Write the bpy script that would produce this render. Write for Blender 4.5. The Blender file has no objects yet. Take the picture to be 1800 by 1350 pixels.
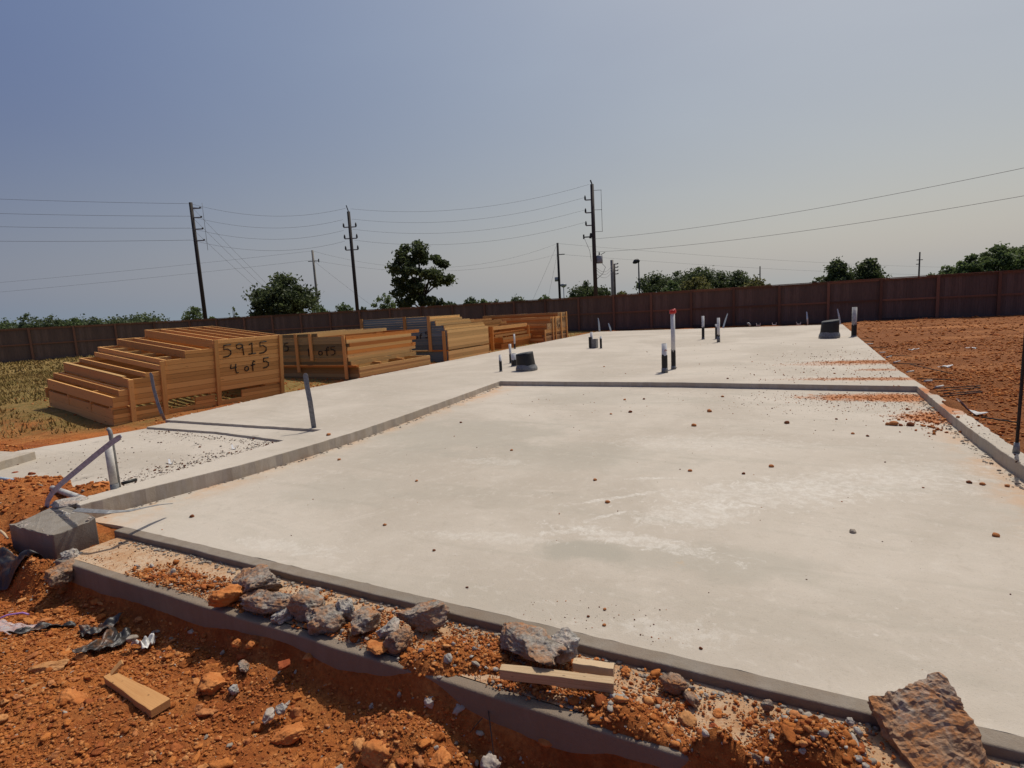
import bpy, math, random
import numpy as np
from mathutils import Vector, Matrix
random.seed(7); RS = np.random.RandomState(11)
R = math.radians
scene = bpy.context.scene
COL = scene.collection

# ------------------------------------------------------------------ camera
cam_d = bpy.data.cameras.new('camera'); cam = bpy.data.objects.new('camera', cam_d); COL.objects.link(cam)
cam_d.sensor_width = 36.0; cam_d.lens = 19.63; cam_d.clip_start = 0.05; cam_d.clip_end = 3000
cam.matrix_world = Matrix(((0.886285, -0.013761, 0.462935, 0.000000), (0.459897, 0.144232, -0.876181, 0.000000), (-0.054712, 0.989448, 0.134159, 1.630000), (0.000000, 0.000000, 0.000000, 1.000000)))
scene.camera = cam

# ------------------------------------------------------------------ sky, sun, exposure
SUN_EL, SUN_AZ = 62.0, 14.0            # azimuth from +Y towards +X
world = bpy.data.worlds.new('World'); scene.world = world; world.use_nodes = True
wn, wl = world.node_tree.nodes, world.node_tree.links
wn.clear()
wo = wn.new('ShaderNodeOutputWorld'); bg = wn.new('ShaderNodeBackground'); sky = wn.new('ShaderNodeTexSky')
sky.sky_type = 'NISHITA'; sky.sun_disc = False
sky.sun_elevation = R(SUN_EL); sky.sun_rotation = R(SUN_AZ)
sky.altitude = 0; sky.air_density = 1.5; sky.dust_density = 4.0; sky.ozone_density = 1.0
# thin summer haze over the clear sky: paler toward the sun and toward the horizon, all the way round
S = Vector((math.cos(R(SUN_EL))*math.sin(R(SUN_AZ)), math.cos(R(SUN_EL))*math.cos(R(SUN_AZ)), math.sin(R(SUN_EL))))
def wnode(ty, **kw):
    n_ = wn.new(ty)
    for k_, v_ in kw.items(): setattr(n_, k_, v_)
    return n_
def wput(sock, v_):
    if isinstance(v_, bpy.types.NodeSocket): wl.new(v_, sock)
    else: sock.default_value = v_
def wm(op, a_, b_=0.0):
    n_ = wnode('ShaderNodeMath', operation=op); wput(n_.inputs[0], a_); wput(n_.inputs[1], b_); return n_.outputs[0]
def wv(op, a_, b_, out=0):
    n_ = wnode('ShaderNodeVectorMath', operation=op); wput(n_.inputs[0], a_)
    if op == 'SCALE': wput(n_.inputs[3], b_)
    else: wput(n_.inputs[1], b_)
    return n_.outputs[out]
wdir = wnode('ShaderNodeTexCoord').outputs['Generated']
wsep = wnode('ShaderNodeSeparateXYZ'); wl.new(wdir, wsep.inputs[0])
w_cs = wm('MAXIMUM', wv('DOT_PRODUCT', wdir, tuple(S), 1), 0.0)
w_ex = wm('POWER', math.e, wm('MULTIPLY', wm('MAXIMUM', wsep.outputs[2], 0.0), -1/.15))
wns = wnode('ShaderNodeTexNoise'); wns.inputs['Scale'].default_value = 1.6; wns.inputs['Detail'].default_value = 5; wns.inputs['Distortion'].default_value = .6
wmp = wnode('ShaderNodeMapping'); wmp.inputs['Scale'].default_value = (1, 1, 3.2); wl.new(wdir, wmp.inputs[0]); wl.new(wmp.outputs[0], wns.inputs['Vector'])
w_veil = wm('ADD', wm('MULTIPLY', wm('SUBTRACT', wns.outputs['Fac'], .5), .22), 1.0)     # faint unevenness of the haze
acc = wv('MULTIPLY', sky.outputs[0], (.55, .478, .314))
acc = wv('ADD', acc, wv('SCALE', (2.68, 3.31, 2.71), wm('MULTIPLY', w_cs, w_veil)))
acc = wv('ADD', acc, wv('SCALE', (2.90, 3.58, 2.42), w_ex))
acc = wv('ADD', acc, wv('SCALE', (.88, -.46, -1.35), wm('MULTIPLY', w_ex, w_cs)))
acc = wv('ADD', acc, (-1.25, -1.21, .80))
acc = wv('MAXIMUM', acc, (.5, .65, 1.1))
wl.new(acc, bg.inputs[0]); bg.inputs[1].default_value = 0.1
wl.new(bg.outputs[0], wo.inputs[0])
sd = bpy.data.lights.new('sun', 'SUN'); so = bpy.data.objects.new('sun', sd); COL.objects.link(so)
sd.energy = 3.3; sd.angle = R(0.53); sd.color = (1.0, 0.95, 0.87)
so.rotation_euler = S.to_track_quat('Z', 'Y').to_euler(); so.location = S*60
vs = scene.view_settings; vs.view_transform = 'Standard'; vs.look = 'None'; vs.exposure = 0.0; vs.gamma = 1.0
vs.use_curve_mapping = False
scene.cycles.max_bounces = 6; scene.cycles.transparent_max_bounces = 8

# ------------------------------------------------------------------ helpers
def tag(o, label=None, cat=None, group=None, kind=None):
    if label: o['label'] = label
    if cat: o['category'] = cat
    if group: o['group'] = group
    if kind: o['kind'] = kind
    return o
def empty(name, loc=(0, 0, 0), mat=None):
    o = bpy.data.objects.new(name, None); COL.objects.link(o); o.empty_display_size = 0.1
    if mat is not None: o.matrix_world = mat
    else: o.location = loc
    return o
def link(name, me, parent=None, loc=None):
    o = bpy.data.objects.new(name, me); COL.objects.link(o)
    if parent is not None: o.parent = parent
    if loc is not None: o.location = loc
    return o
def mesh_np(name, V, F, mat, smooth=False):
    """V (n,3) array, F (m,k) array, all faces k-gons"""
    V = np.asarray(V, dtype=np.float32); F = np.asarray(F, dtype=np.int32)
    me = bpy.data.meshes.new(name)
    me.vertices.add(len(V)); me.vertices.foreach_set('co', V.ravel())
    k = F.shape[1]
    me.loops.add(F.size); me.loops.foreach_set('vertex_index', F.ravel())
    me.polygons.add(len(F)); me.polygons.foreach_set('loop_start', np.arange(0, F.size, k, dtype=np.int32))
    me.polygons.foreach_set('loop_total', np.full(len(F), k, dtype=np.int32))
    if smooth: me.polygons.foreach_set('use_smooth', np.ones(len(F), dtype=bool))
    me.update(calc_edges=True); me.validate()
    if mat: me.materials.append(mat)
    return me
class MB:
    def __init__(s): s.v, s.f, s.sm = [], [], []
    def box(s, a, b):
        x0, y0, z0 = a; x1, y1, z1 = b; n = len(s.v)
        s.v += [(x0,y0,z0),(x1,y0,z0),(x1,y1,z0),(x0,y1,z0),(x0,y0,z1),(x1,y0,z1),(x1,y1,z1),(x0,y1,z1)]
        for q in ((0,3,2,1),(4,5,6,7),(0,1,5,4),(1,2,6,5),(2,3,7,6),(3,0,4,7)): s.f.append(tuple(n+i for i in q)); s.sm.append(False)
    def bar(s, p, q, w, h, up=(0, 0, 1)):
        p, q = Vector(p), Vector(q); d = (q-p).normalized(); up = Vector(up)
        r = d.cross(up)
        if r.length < 1e-4: r = d.cross(Vector((1, 0, 0)))
        r.normalize(); u = r.cross(d); n = len(s.v)
        for c in (p, q):
            for a, b in ((-1,-1),(1,-1),(1,1),(-1,1)): s.v.append(tuple(c + r*a*w/2 + u*b*h/2))
        for f in ((0,1,2,3),(7,6,5,4),(0,4,5,1),(1,5,6,2),(2,6,7,3),(3,7,4,0)): s.f.append(tuple(n+i for i in f)); s.sm.append(False)
    def tube(s, pts, rad, seg=10, cap=True, smooth=True):
        pts = [Vector(p) for p in pts]; n0 = len(s.v); rad = rad if hasattr(rad, '__len__') else [rad]*len(pts)
        ref = None
        for i, p in enumerate(pts):
            d = (pts[min(i+1, len(pts)-1)] - pts[max(i-1, 0)]).normalized()
            if ref is None: ref = Vector((1, 0, 0)) if abs(d.x) < .9 else Vector((0, 1, 0))
            u = (ref - d*ref.dot(d)).normalized(); v = d.cross(u); ref = u
            for k in range(seg):
                a = 2*math.pi*k/seg; s.v.append(tuple(p + (u*math.cos(a)+v*math.sin(a))*rad[i]))
        for i in range(len(pts)-1):
            for k in range(seg):
                a, b = n0+i*seg+k, n0+i*seg+(k+1) % seg
                s.f.append((a, b, b+seg, a+seg)); s.sm.append(smooth)
        if cap:
            s.f.append(tuple(n0+k for k in range(seg))[::-1]); s.sm.append(False)
            s.f.append(tuple(n0+(len(pts)-1)*seg+k for k in range(seg))); s.sm.append(False)
    def prism(s, poly, z0, z1):
        """poly list of (x, y) counter-clockwise; z0, z1 numbers or lists"""
        n = len(poly); b = len(s.v)
        g = lambda z, i: z[i] if hasattr(z, '__len__') else z
        s.v += [(p[0], p[1], g(z0, i)) for i, p in enumerate(poly)] + [(p[0], p[1], g(z1, i)) for i, p in enumerate(poly)]
        s.f.append(tuple(b+i for i in range(n))[::-1]); s.sm.append(False)
        s.f.append(tuple(b+n+i for i in range(n))); s.sm.append(False)
        for i in range(n):
            j = (i+1) % n; s.f.append((b+i, b+j, b+n+j, b+n+i)); s.sm.append(False)
    def build(s, name, mat, parent=None, loc=None, bevel=0):
        me = bpy.data.meshes.new(name); me.from_pydata(s.v, [], s.f); me.polygons.foreach_set('use_smooth', s.sm)
        if mat: me.materials.append(mat)
        me.update()
        o = link(name, me, parent, loc)
        if bevel:
            m = o.modifiers.new('bevel', 'BEVEL'); m.width = bevel; m.segments = 2; m.limit_method = 'ANGLE'; m.angle_limit = R(40)
        return o
class Fbm:
    """value noise on a lattice, vectorised"""
    def __init__(s, seed): s.g = np.random.RandomState(seed).rand(256, 256)
    def n(s, x, y):
        xi, yi = np.floor(x).astype(int), np.floor(y).astype(int); fx, fy = x-xi, y-yi
        fx, fy = fx*fx*(3-2*fx), fy*fy*(3-2*fy); g = s.g
        a, b = g[xi % 256, yi % 256], g[(xi+1) % 256, yi % 256]; c, d = g[xi % 256, (yi+1) % 256], g[(xi+1) % 256, (yi+1) % 256]
        return (a*(1-fx)+b*fx)*(1-fy)+(c*(1-fx)+d*fx)*fy - .5
    def fbm(s, x, y, sc, o=4, gain=.5):
        t = 0; a = 1.0
        for i in range(o): t = t + a*s.n(x*sc+17.3*i, y*sc-9.1*i); a *= gain; sc *= 2.03
        return t

# ------------------------------------------------------------------ materials
class NT:
    def __init__(s, name, rough=.85, spec=.25):
        s.m = bpy.data.materials.new(name); s.m.use_nodes = True; s.t = s.m.node_tree
        s.b = s.t.nodes['Principled BSDF']; s.b.inputs['Roughness'].default_value = rough
        s.b.inputs['Specular IOR Level'].default_value = spec
    def new(s, ty, **kw):
        n = s.t.nodes.new(ty)
        for k, v in kw.items(): setattr(n, k, v)
        return n
    def put(s, sock, v):
        if isinstance(v, bpy.types.NodeSocket): s.t.links.new(v, sock)
        else: sock.default_value = v
    def coord(s, kind='Object', scale=None, loc=None):
        o = s.new('ShaderNodeTexCoord').outputs[kind]
        if scale is not None or loc is not None:
            mp = s.new('ShaderNodeMapping'); s.put(mp.inputs['Vector'], o)
            if scale is not None: mp.inputs['Scale'].default_value = scale
            if loc is not None: s.put(mp.inputs['Location'], loc)
            o = mp.outputs[0]
        return o
    def noise(s, vec, scale, detail=5, rough=.55, dist=0.0, out='Fac'):
        n = s.new('ShaderNodeTexNoise'); s.put(n.inputs['Vector'], vec)
        n.inputs['Scale'].default_value = scale; n.inputs['Detail'].default_value = detail
        n.inputs['Roughness'].default_value = rough; n.inputs['Distortion'].default_value = dist
        return n.outputs[out]
    def ramp(s, fac, lo, hi, a=0.0, b=1.0):
        n = s.new('ShaderNodeMapRange'); s.put(n.inputs['Value'], fac); n.interpolation_type = 'SMOOTHSTEP'
        n.inputs['From Min'].default_value = lo; n.inputs['From Max'].default_value = hi
        n.inputs['To Min'].default_value = a; n.inputs['To Max'].default_value = b
        return n.outputs[0]
    def math(s, op, a, b=0.0, c=None):
        n = s.new('ShaderNodeMath', operation=op); s.put(n.inputs[0], a); s.put(n.inputs[1], b)
        if c is not None: s.put(n.inputs[2], c)
        return n.outputs[0]
    def mix(s, fac, a, b, mode='MIX'):
        n = s.new('ShaderNodeMix', data_type='RGBA', blend_type=mode)
        s.put(n.inputs[0], fac); s.put(n.inputs[6], a if isinstance(a, bpy.types.NodeSocket) else (*a, 1)); s.put(n.inputs[7], b if isinstance(b, bpy.types.NodeSocket) else (*b, 1))
        return n.outputs[2]
    def color(s, c): s.put(s.b.inputs['Base Color'], c if isinstance(c, bpy.types.NodeSocket) else (*c, 1)); return s
    def bump(s, h, strength=.3, dist=.01):
        n = s.new('ShaderNodeBump'); n.inputs['Strength'].default_value = strength; n.inputs['Distance'].default_value = dist
        s.put(n.inputs['Height'], h); s.t.links.new(n.outputs[0], s.b.inputs['Normal']); return s
    def rnd(s): return s.new('ShaderNodeObjectInfo').outputs['Random']
    def sep(s, v):
        n = s.new('ShaderNodeSeparateXYZ'); s.put(n.inputs[0], v); return n.outputs
    def blob(s, v, cx, cy, rx, ry, ang=0.0, warp=None, edge=(.6, 1.1), amp=2.2):
        """1 inside an ellipse on the ground, 0 outside, its edge ragged by warp"""
        mp = s.new('ShaderNodeMapping', vector_type='TEXTURE'); s.put(mp.inputs[0], v)
        mp.inputs['Location'].default_value = (cx, cy, 0); mp.inputs['Rotation'].default_value = (0, 0, ang); mp.inputs['Scale'].default_value = (rx, ry, 1)
        o = s.sep(mp.outputs[0]); d = s.math('SQRT', s.math('ADD', s.math('MULTIPLY', o[0], o[0]), s.math('MULTIPLY', o[1], o[1])))
        if warp is not None: d = s.math('ADD', d, s.math('MULTIPLY', s.math('SUBTRACT', warp, .5), amp))
        return s.ramp(d, edge[1], edge[0])

DIRT = (0.475, 0.160, 0.040); DIRT_D = (0.30, 0.082, 0.021); DIRT_L = (0.58, 0.25, 0.080)
def mat_dirt(name, gray=0.0, lo=DIRT_D, mid=DIRT, hi=DIRT_L, perobj=False):
    n = NT(name, .95, .12); c = n.coord('Object')
    if perobj:
        r = n.rnd(); n1 = r
    else: n1 = n.noise(c, 1.1, 4, .6)
    col = n.mix(n.ramp(n1, .3, .7), lo, mid)
    col = n.mix(n.math('MULTIPLY', n.ramp(n.noise(c, 3.3, 6, .65), .45, .75), .7), col, hi)
    col = n.mix(n.ramp(n.noise(c, 37, 3, .7), .35, .65, 0, .35), col, lo)
    if gray: col = n.mix(n.ramp(n.noise(c, 5.0, 6, .7), .62, .70, 0, gray), col, (.34, .29, .24))
    n.color(col).bump(n.noise(c, 60, 6, .7), .7, .012)
    return n.m
M = {}
def mat_clod(name, cols, spread=1.0):
    """each clod of a scattered mesh takes its own tone"""
    n = NT(name, .96, .1); c = n.coord('Object'); g = n.new('ShaderNodeNewGeometry').outputs['Random Per Island']
    col = n.mix(n.ramp(g, 0, .6), cols[0], cols[1]); col = n.mix(n.ramp(g, .6, 1.0, 0, spread), col, cols[2])
    col = n.mix(n.ramp(n.noise(c, 48, 5, .7), .38, .66, 0, .45), col, tuple(x*.55 for x in cols[0]))
    n.color(col).bump(n.noise(c, 120, 5, .75), .8, .006); return n.m
M['clod'] = mat_clod('clay_clod', ((.32, .098, .026), (.49, .172, .045), (.58, .27, .10)))
M['clod_red'] = mat_clod('red_clay_clod', ((.28, .080, .026), (.42, .135, .042), (.50, .21, .08)))
M['clod_dark'] = mat_clod('dark_clay_grain', ((.07, .022, .010), (.13, .040, .018), (.20, .07, .03)))
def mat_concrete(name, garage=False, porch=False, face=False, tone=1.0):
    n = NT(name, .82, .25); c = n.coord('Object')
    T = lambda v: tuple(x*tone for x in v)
    warp = n.noise(c, 2.2, 5, .65); big = n.noise(c, .32, 5, .6, .6); fine = n.noise(c, 95, 3, .7)
    col = n.mix(n.ramp(big, .38, .64), T((.405, .350, .280)), T((.490, .430, .352)))
    # trowel sweeps and damp, slightly green patches
    sw = n.noise(n.coord('Object', (.5, 2.4, 1)), .9, 4, .6, 1.2)
    col = n.mix(n.ramp(sw, .50, .70, 0, .38), col, T((.345, .310, .245)))
    col = n.mix(n.ramp(n.noise(c, 1.3, 8, .75, 1.0), .55, .68, 0, .45), col, T((.535, .475, .395)))
    mot = n.noise(c, 9, 8, .78, .5); col = n.mix(n.ramp(mot, .52, .66, 0, .5), col, T((.52, .465, .39))); col = n.mix(n.ramp(mot, .46, .34, 0, .35), col, T((.35, .30, .235)))
    col = n.mix(n.ramp(fine, .58, .70, 0, .50), col, T((.27, .235, .19)))
    vor = n.new('ShaderNodeTexVoronoi'); n.put(vor.inputs['Vector'], c); vor.inputs['Scale'].default_value = 7.5
    col = n.mix(n.math('MULTIPLY', n.ramp(vor.outputs['Distance'], .13, .05), n.ramp(n.noise(c, .8, 2), .5, .6, 0, .6)), col, T((.56, .51, .44)))
    xyz = n.sep(c)
    if garage:
        for (cx, cy, rx, ry, an, k) in GARAGE_DAMP:      # darker cured patches
            col = n.mix(n.math('MULTIPLY', n.blob(c, cx, cy, rx, ry, an, warp, (.55, 1.2)), k), col, (.345, .312, .25))
        for (cx, cy, rx, ry, an, k) in GARAGE_WHITE:     # efflorescence
            w2 = n.noise(c, 5.5, 10, .80, 1.2)
            col = n.mix(n.math('MULTIPLY', n.blob(c, cx, cy, rx*1.15, ry*1.25, an, w2, (.70, .98), 5.0), n.math('MULTIPLY', n.ramp(n.noise(c, 16, 8, .8), .42, .60, .15, .85), k)), col, (.60, .56, .49))
        # rusty clay dust washed along the curbs and the lip
        e1 = n.ramp(n.math('ABSOLUTE', n.math('ADD', xyz[0], 5.9)), .55, .0)
        e2 = n.ramp(n.math('ABSOLUTE', n.math('SUBTRACT', xyz[0], 1.72)), .5, .0)
        e = n.math('MAXIMUM', e1, e2)
        e = n.math('MULTIPLY', e, n.ramp(n.noise(c, 2.6, 5, .7), .38, .62))
        col = n.mix(n.math('MULTIPLY', e, .55), col, (.50, .27, .12))
        col = n.mix(n.ramp(n.noise(c, .9, 6, .75, 1.5), .66, .76, 0, .35), col, (.50, .33, .18))
    for (cx, cy, rx, ry, an, k) in (DIRT_STREAKS if not face else []):
        w3 = n.noise(c, 6.0, 6, .75)
        col = n.mix(n.math('MULTIPLY', n.blob(c, cx, cy, rx, ry, an, w3, (.5, 1.15)), k), col, (.40, .15, .05))
    if porch:
        col = n.mix(n.ramp(n.noise(c, 2.3, 7, .8), .58, .66, 0, .7), col, (.22, .19, .155))
    if face:
        st = n.noise(n.coord('Object', (2, 2, .35)), 4, 5, .7)
        col = n.mix(n.ramp(st, .42, .62, 0, .5), col, T((.36, .29, .21)))
        z = n.ramp(n.math('ADD', xyz[2], n.math('MULTIPLY', n.noise(c, 3, 4), .16)), -.02, -.16)
        col = n.mix(n.math('MULTIPLY', z, .45), col, T((.36, .22, .12)))
    n.color(col)
    n.bump(n.math('ADD', n.math('MULTIPLY', fine, .6), n.noise(c, 14, 8, .75)), .45 if not face else .7, .008)
    return n.m
# stain centres on the slabs, metres
GARAGE_DAMP = [(-4.39, 6.79, 1.60, 1.00, 0.30, 0.55), (-2.47, 6.03, 1.30, 0.70, 0.20, 0.40), (-3.45, 9.95, 2.00, 0.80, 0.00, 0.30), (-1.48, 3.65, 0.35, 0.18, 0.20, 0.90), (-0.55, 3.82, 0.70, 0.30, 0.20, 0.50), (-4.26, 4.13, 0.70, 0.50, 0.40, 0.35), (-4.56, 5.43, 0.70, 0.50, 0.40, 0.30)]
GARAGE_WHITE = [(-1.14, 3.96, 0.62, 0.10, -0.10, 0.75), (-1.65, 3.95, 0.30, 0.05, 0.50, 0.70), (-0.82, 4.63, 0.50, 0.22, 0.50, 0.70), (-0.27, 5.34, 0.80, 0.30, 0.40, 0.60), (0.42, 5.82, 0.90, 0.30, 0.30, 0.45), (-1.45, 4.87, 0.42, 0.03, 0.75, 0.90), (-1.35, 5.45, 0.28, 0.03, 0.35, 0.90), (-1.49, 4.33, 0.20, 0.03, 0.90, 0.90), (-2.20, 3.63, 0.50, 0.08, 0.20, 0.50), (-0.99, 6.99, 1.00, 0.30, 0.20, 0.40), (1.06, 6.39, 0.80, 0.25, 0.40, 0.40), (-3.68, 2.91, 0.50, 0.10, 0.10, 0.50), (-0.60, 2.90, 0.30, 0.10, 0.20, 0.45), (-3.28, 5.53, 0.35, 0.12, 0.10, 0.40)]
DIRT_STREAKS = [(1.07, 10.47, 1.15, 0.36, 0.10, 0.95), (1.43, 10.64, 0.70, 0.35, 0.10, 0.90), (1.60, 9.07, 0.50, 0.42, 0.30, 0.95), (1.32, 14.76, 1.30, 0.38, 0.12, 0.90), (1.41, 13.30, 0.50, 0.20, 0.10, 0.60), (1.21, 11.94, 1.50, 0.22, 0.10, 0.80), (0.75, 14.32, 1.40, 0.30, 0.10, 0.30)]
M['slab'] = mat_concrete('slab_concrete'); M['garage'] = mat_concrete('garage_concrete', garage=True)
M['porch'] = mat_concrete('porch_concrete', porch=True); M['curb'] = mat_concrete('curb_concrete', face=True)
M['shaded_face'] = mat_concrete('footing_concrete', face=True, tone=.52)  # darkened copy: shade of the front faces is put into the colour

def mat_sandy():
    n = NT('sandy_ledge', .95, .1); c = n.coord('Object')
    col = n.mix(n.ramp(n.noise(c, 3, 6, .7), .4, .62), (.44, .27, .15), (.50, .36, .235))
    col = n.mix(n.ramp(n.noise(c, 26, 5, .75), .5, .62, 0, .7), col, (.36, .17, .075))
    n.color(col).bump(n.noise(c, 90, 5, .75), .8, .008); return n.m
M['ledge'] = mat_sandy()

def mat_chunk(name, dust=.8, base=((.17, .145, .12), (.37, .33, .28))):
    """broken concrete: pitted grey with clay lying on what faces up"""
    n = NT(name, .95, .15); c = n.coord('Object')
    col = n.mix(n.ramp(n.noise(c, 22, 6, .75), .36, .62), *base)
    ag = n.new('ShaderNodeTexVoronoi'); n.put(ag.inputs['Vector'], c); ag.inputs['Scale'].default_value = 42
    col = n.mix(n.ramp(ag.outputs['Distance'], .30, .12, 0, .45), col, (.30, .24, .19))
    g = n.new('ShaderNodeNewGeometry'); z = n.sep(g.outputs['Normal'])[2]
    d = n.math('MULTIPLY', n.ramp(z, .35, .85), n.ramp(n.noise(c, 8, 9, .8), .44, .60))
    col = n.mix(n.ramp(n.noise(c, 4.5, 5, .7), .38, .60, 0, .85*dust), col, (.33, .19, .105))
    col = n.mix(n.math('MULTIPLY', d, dust*.85), col, (.38, .155, .055))
    n.color(col).bump(n.math('ADD', n.noise(c, 70, 6, .75), ag.outputs['Distance']), .8, .014); return n.m
M['chunk'] = mat_chunk('broken_concrete'); M['chunk_clean'] = mat_chunk('broken_concrete_clean', .25, ((.27, .25, .22), (.50, .47, .42)))
M['chunk_clay'] = mat_chunk('clay_covered_concrete', 1.0, ((.17, .12, .09), (.36, .26, .19)))
def mat_rock(name, a, b):
    n = NT(name, .92, .15); c = n.coord('Object')
    n.color(n.mix(n.ramp(n.noise(c, 9, 6, .7), .35, .65), a, b)).bump(n.noise(c, 45, 6, .7), .6, .01); return n.m
M['tan_rock'] = mat_rock('tan_rock', (.38, .17, .06), (.50, .26, .11))
M['orange_rock'] = mat_rock('orange_rock', (.40, .130, .035), (.53, .21, .065))
M['red_rock'] = mat_rock('red_rock', (.22, .05, .018), (.33, .085, .03))
M['pale_rock'] = mat_rock('pale_rock', (.30, .24, .19), (.48, .42, .36))
M['grey_grain'] = mat_rock('grey_grain', (.22, .18, .14), (.36, .31, .25))

def mat_wood(name, a, b, knots=True, rough=.75, streak=.5):
    """grain runs along local X of a unit box scaled to each board"""
    n = NT(name, rough, .25); r = n.rnd()
    off = n.new('ShaderNodeCombineXYZ'); n.put(off.inputs[0], n.math('MULTIPLY', r, 37.0)); n.put(off.inputs[1], n.math('MULTIPLY', r, 91.0))
    c = n.coord('Object', (1.2, 9, 9), off.outputs[0])
    g = n.noise(c, 1.6, 6, .6, .8)
    col = n.mix(n.ramp(g, .32, .68), a, b)
    col = n.mix(n.math('MULTIPLY', n.ramp(r, .2, .95), .60), col, tuple(x*.50 for x in a))
    r2 = n.math('FRACT', n.math('MULTIPLY', r, 7.31))
    col = n.mix(n.math('MULTIPLY', n.ramp(r2, .3, 1.0), .55), col, tuple(min(1, x*1.35) for x in b))
    if knots:
        c2 = n.coord('Object', (5.0, 1.3, 1.3), off.outputs[0])
        v = n.new('ShaderNodeTexVoronoi'); n.put(v.inputs['Vector'], c2); v.inputs['Scale'].default_value = 1.3
        col = n.mix(n.ramp(v.outputs['Distance'], .13, .06, 0, .8), col, tuple(x*.28 for x in a))
    n.color(col).bump(g, .25, .004); return n.m
M['pine'] = mat_wood('pine_lumber', (.54, .255, .072), (.65, .355, .125))
M['pine_y'] = mat_wood('yellow_pine_lumber', (.60, .35, .125), (.70, .44, .175))
M['pine_o'] = mat_wood('orange_pine_lumber', (.46, .155, .032), (.56, .225, .052))
M['green'] = mat_wood('treated_lumber', (.19, .155, .075), (.30, .235, .115))
M['green_pine'] = mat_wood('weathered_pine_lumber', (.33, .215, .085), (.42, .27, .11))
M['blue'] = mat_wood('blue_primed_lumber', (.125, .175, .195), (.15, .205, .225), knots=False)
M['osb'] = mat_wood('strand_board', (.36, .21, .09), (.52, .33, .16))
M['picket'] = mat_wood('dark_stained_picket', (.095, .070, .058), (.125, .088, .070), knots=False)
M['fence_post'] = mat_wood('red_stained_timber', (.165, .085, .050), (.21, .105, .062), knots=False)
M['pole_wood'] = mat_wood('creosoted_pole', (.028, .022, .019), (.055, .042, .034), knots=False)
M['pole_grey'] = mat_wood('weathered_pole', (.17, .15, .12), (.24, .215, .18), knots=False)

def mat_plain(name, col, rough=.5, metal=0.0, var=.25, spec=.4, scale=18):
    n = NT(name, rough, spec); n.b.inputs['Metallic'].default_value = metal; c = n.coord('Object')
    n.color(n.mix(n.ramp(n.noise(c, scale, 5, .65), .35, .7, 0, 1), col, tuple(x*(1-var) for x in col)))
    n.bump(n.noise(c, scale*3, 4, .6), .15, .003); return n.m
M['pvc'] = mat_plain('white_pvc', (.66, .64, .60), .45, var=.2)
M['pvc_dirty'] = mat_plain('scuffed_pvc', (.52, .49, .44), .6, var=.4, scale=12)
M['black'] = mat_plain('black_tar_wrap', (.014, .013, .012), .5, var=.4)
n = NT('black_polythene', .42, .45); c = n.coord('Object'); n.color(n.mix(n.ramp(n.noise(c, 7, 6, .7), .50, .64, 0, .8), (.022, .019, .018), (.16, .075, .035))).bump(n.noise(c, 30, 6, .7), .5, .008); M['black_film'] = n.m
M['grey_wrap'] = mat_plain('clear_tape_wrap', (.20, .20, .195), .35, var=.45, scale=25)
M['galv'] = mat_plain('galvanised_steel', (.44, .53, .60), .5, .05, var=.35, scale=30)
M['galv_dark'] = mat_plain('dull_steel', (.25, .25, .245), .6, .15, var=.4, scale=30)
M['rebar'] = mat_plain('rusty_rebar', (.045, .032, .026), .7, .4, var=.5, scale=40)
M['red'] = mat_plain('red_plastic', (.50, .018, .015), .45, var=.15)
M['white'] = mat_plain('white_plastic', (.75, .74, .72), .5, var=.15)
M['blueish'] = mat_plain('blue_primed_steel', (.30, .36, .50), .5, var=.2)
M['ink'] = mat_plain('black_marker', (.013, .011, .010), .7, var=.3)
M['redink'] = mat_plain('red_marker', (.35, .06, .04), .7, var=.3)
M['grey_metal'] = mat_plain('grey_painted_steel', (.30, .31, .31), .5, .2, var=.2)
M['dark_metal'] = mat_plain('dark_painted_steel', (.030, .028, .026), .5, .2, var=.3)
M['wire'] = mat_plain('weathered_wire', (.13, .13, .135), .6, .1)
M['paper'] = mat_plain('white_paper', (.70, .68, .64), .8, var=.3)
def mat_leaf(name, a, b):
    n = NT(name, .6, .3); c = n.coord('Object')
    col = n.mix(n.ramp(n.noise(c, .55, 4, .7), .35, .65), a, b); g = n.new('ShaderNodeNewGeometry').outputs['Random Per Island']
    col = n.mix(n.ramp(g, .55, 1, 0, .55), col, tuple(min(1, x*1.9) for x in b)); n.color(col)
    tr = n.new('ShaderNodeBsdfTranslucent'); n.put(tr.inputs[0], col); mx = n.new('ShaderNodeMixShader'); mx.inputs[0].default_value = .42    # thin leaves let light through
    out = [q for q in n.t.nodes if q.type == 'OUTPUT_MATERIAL'][0]; n.t.links.new(n.b.outputs[0], mx.inputs[1]); n.t.links.new(tr.outputs[0], mx.inputs[2]); n.t.links.new(mx.outputs[0], out.inputs[0])
    return n.m
M['leaf_dark'] = mat_leaf('dark_oak_leaves', (.045, .060, .024), (.085, .108, .042))
M['leaf_mid'] = mat_leaf('green_leaves', (.080, .112, .040), (.125, .165, .060))
M['leaf_olive'] = mat_leaf('olive_leaves', (.105, .105, .034), (.15, .145, .05))
M['leaf_far'] = mat_leaf('far_leaves', (.065, .088, .040), (.10, .125, .058))
M['bark'] = mat_plain('bark', (.060, .050, .040), .9, var=.4, scale=6)
def mat_grass(name, a, b):
    n = NT(name, .8, .15); n.color(n.mix(n.ramp(n.noise(n.coord('Object'), .8, 5, .7), .35, .65), a, b)); return n.m
M['grass'] = mat_grass('dry_grass', (.20, .15, .045), (.36, .24, .09))
def mat_film():
    n = NT('clear_bag_film', .15, .5); n.color((.75, .70, .72)); n.b.inputs['Alpha'].default_value = .22; return n.m
M['film'] = mat_film()

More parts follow.
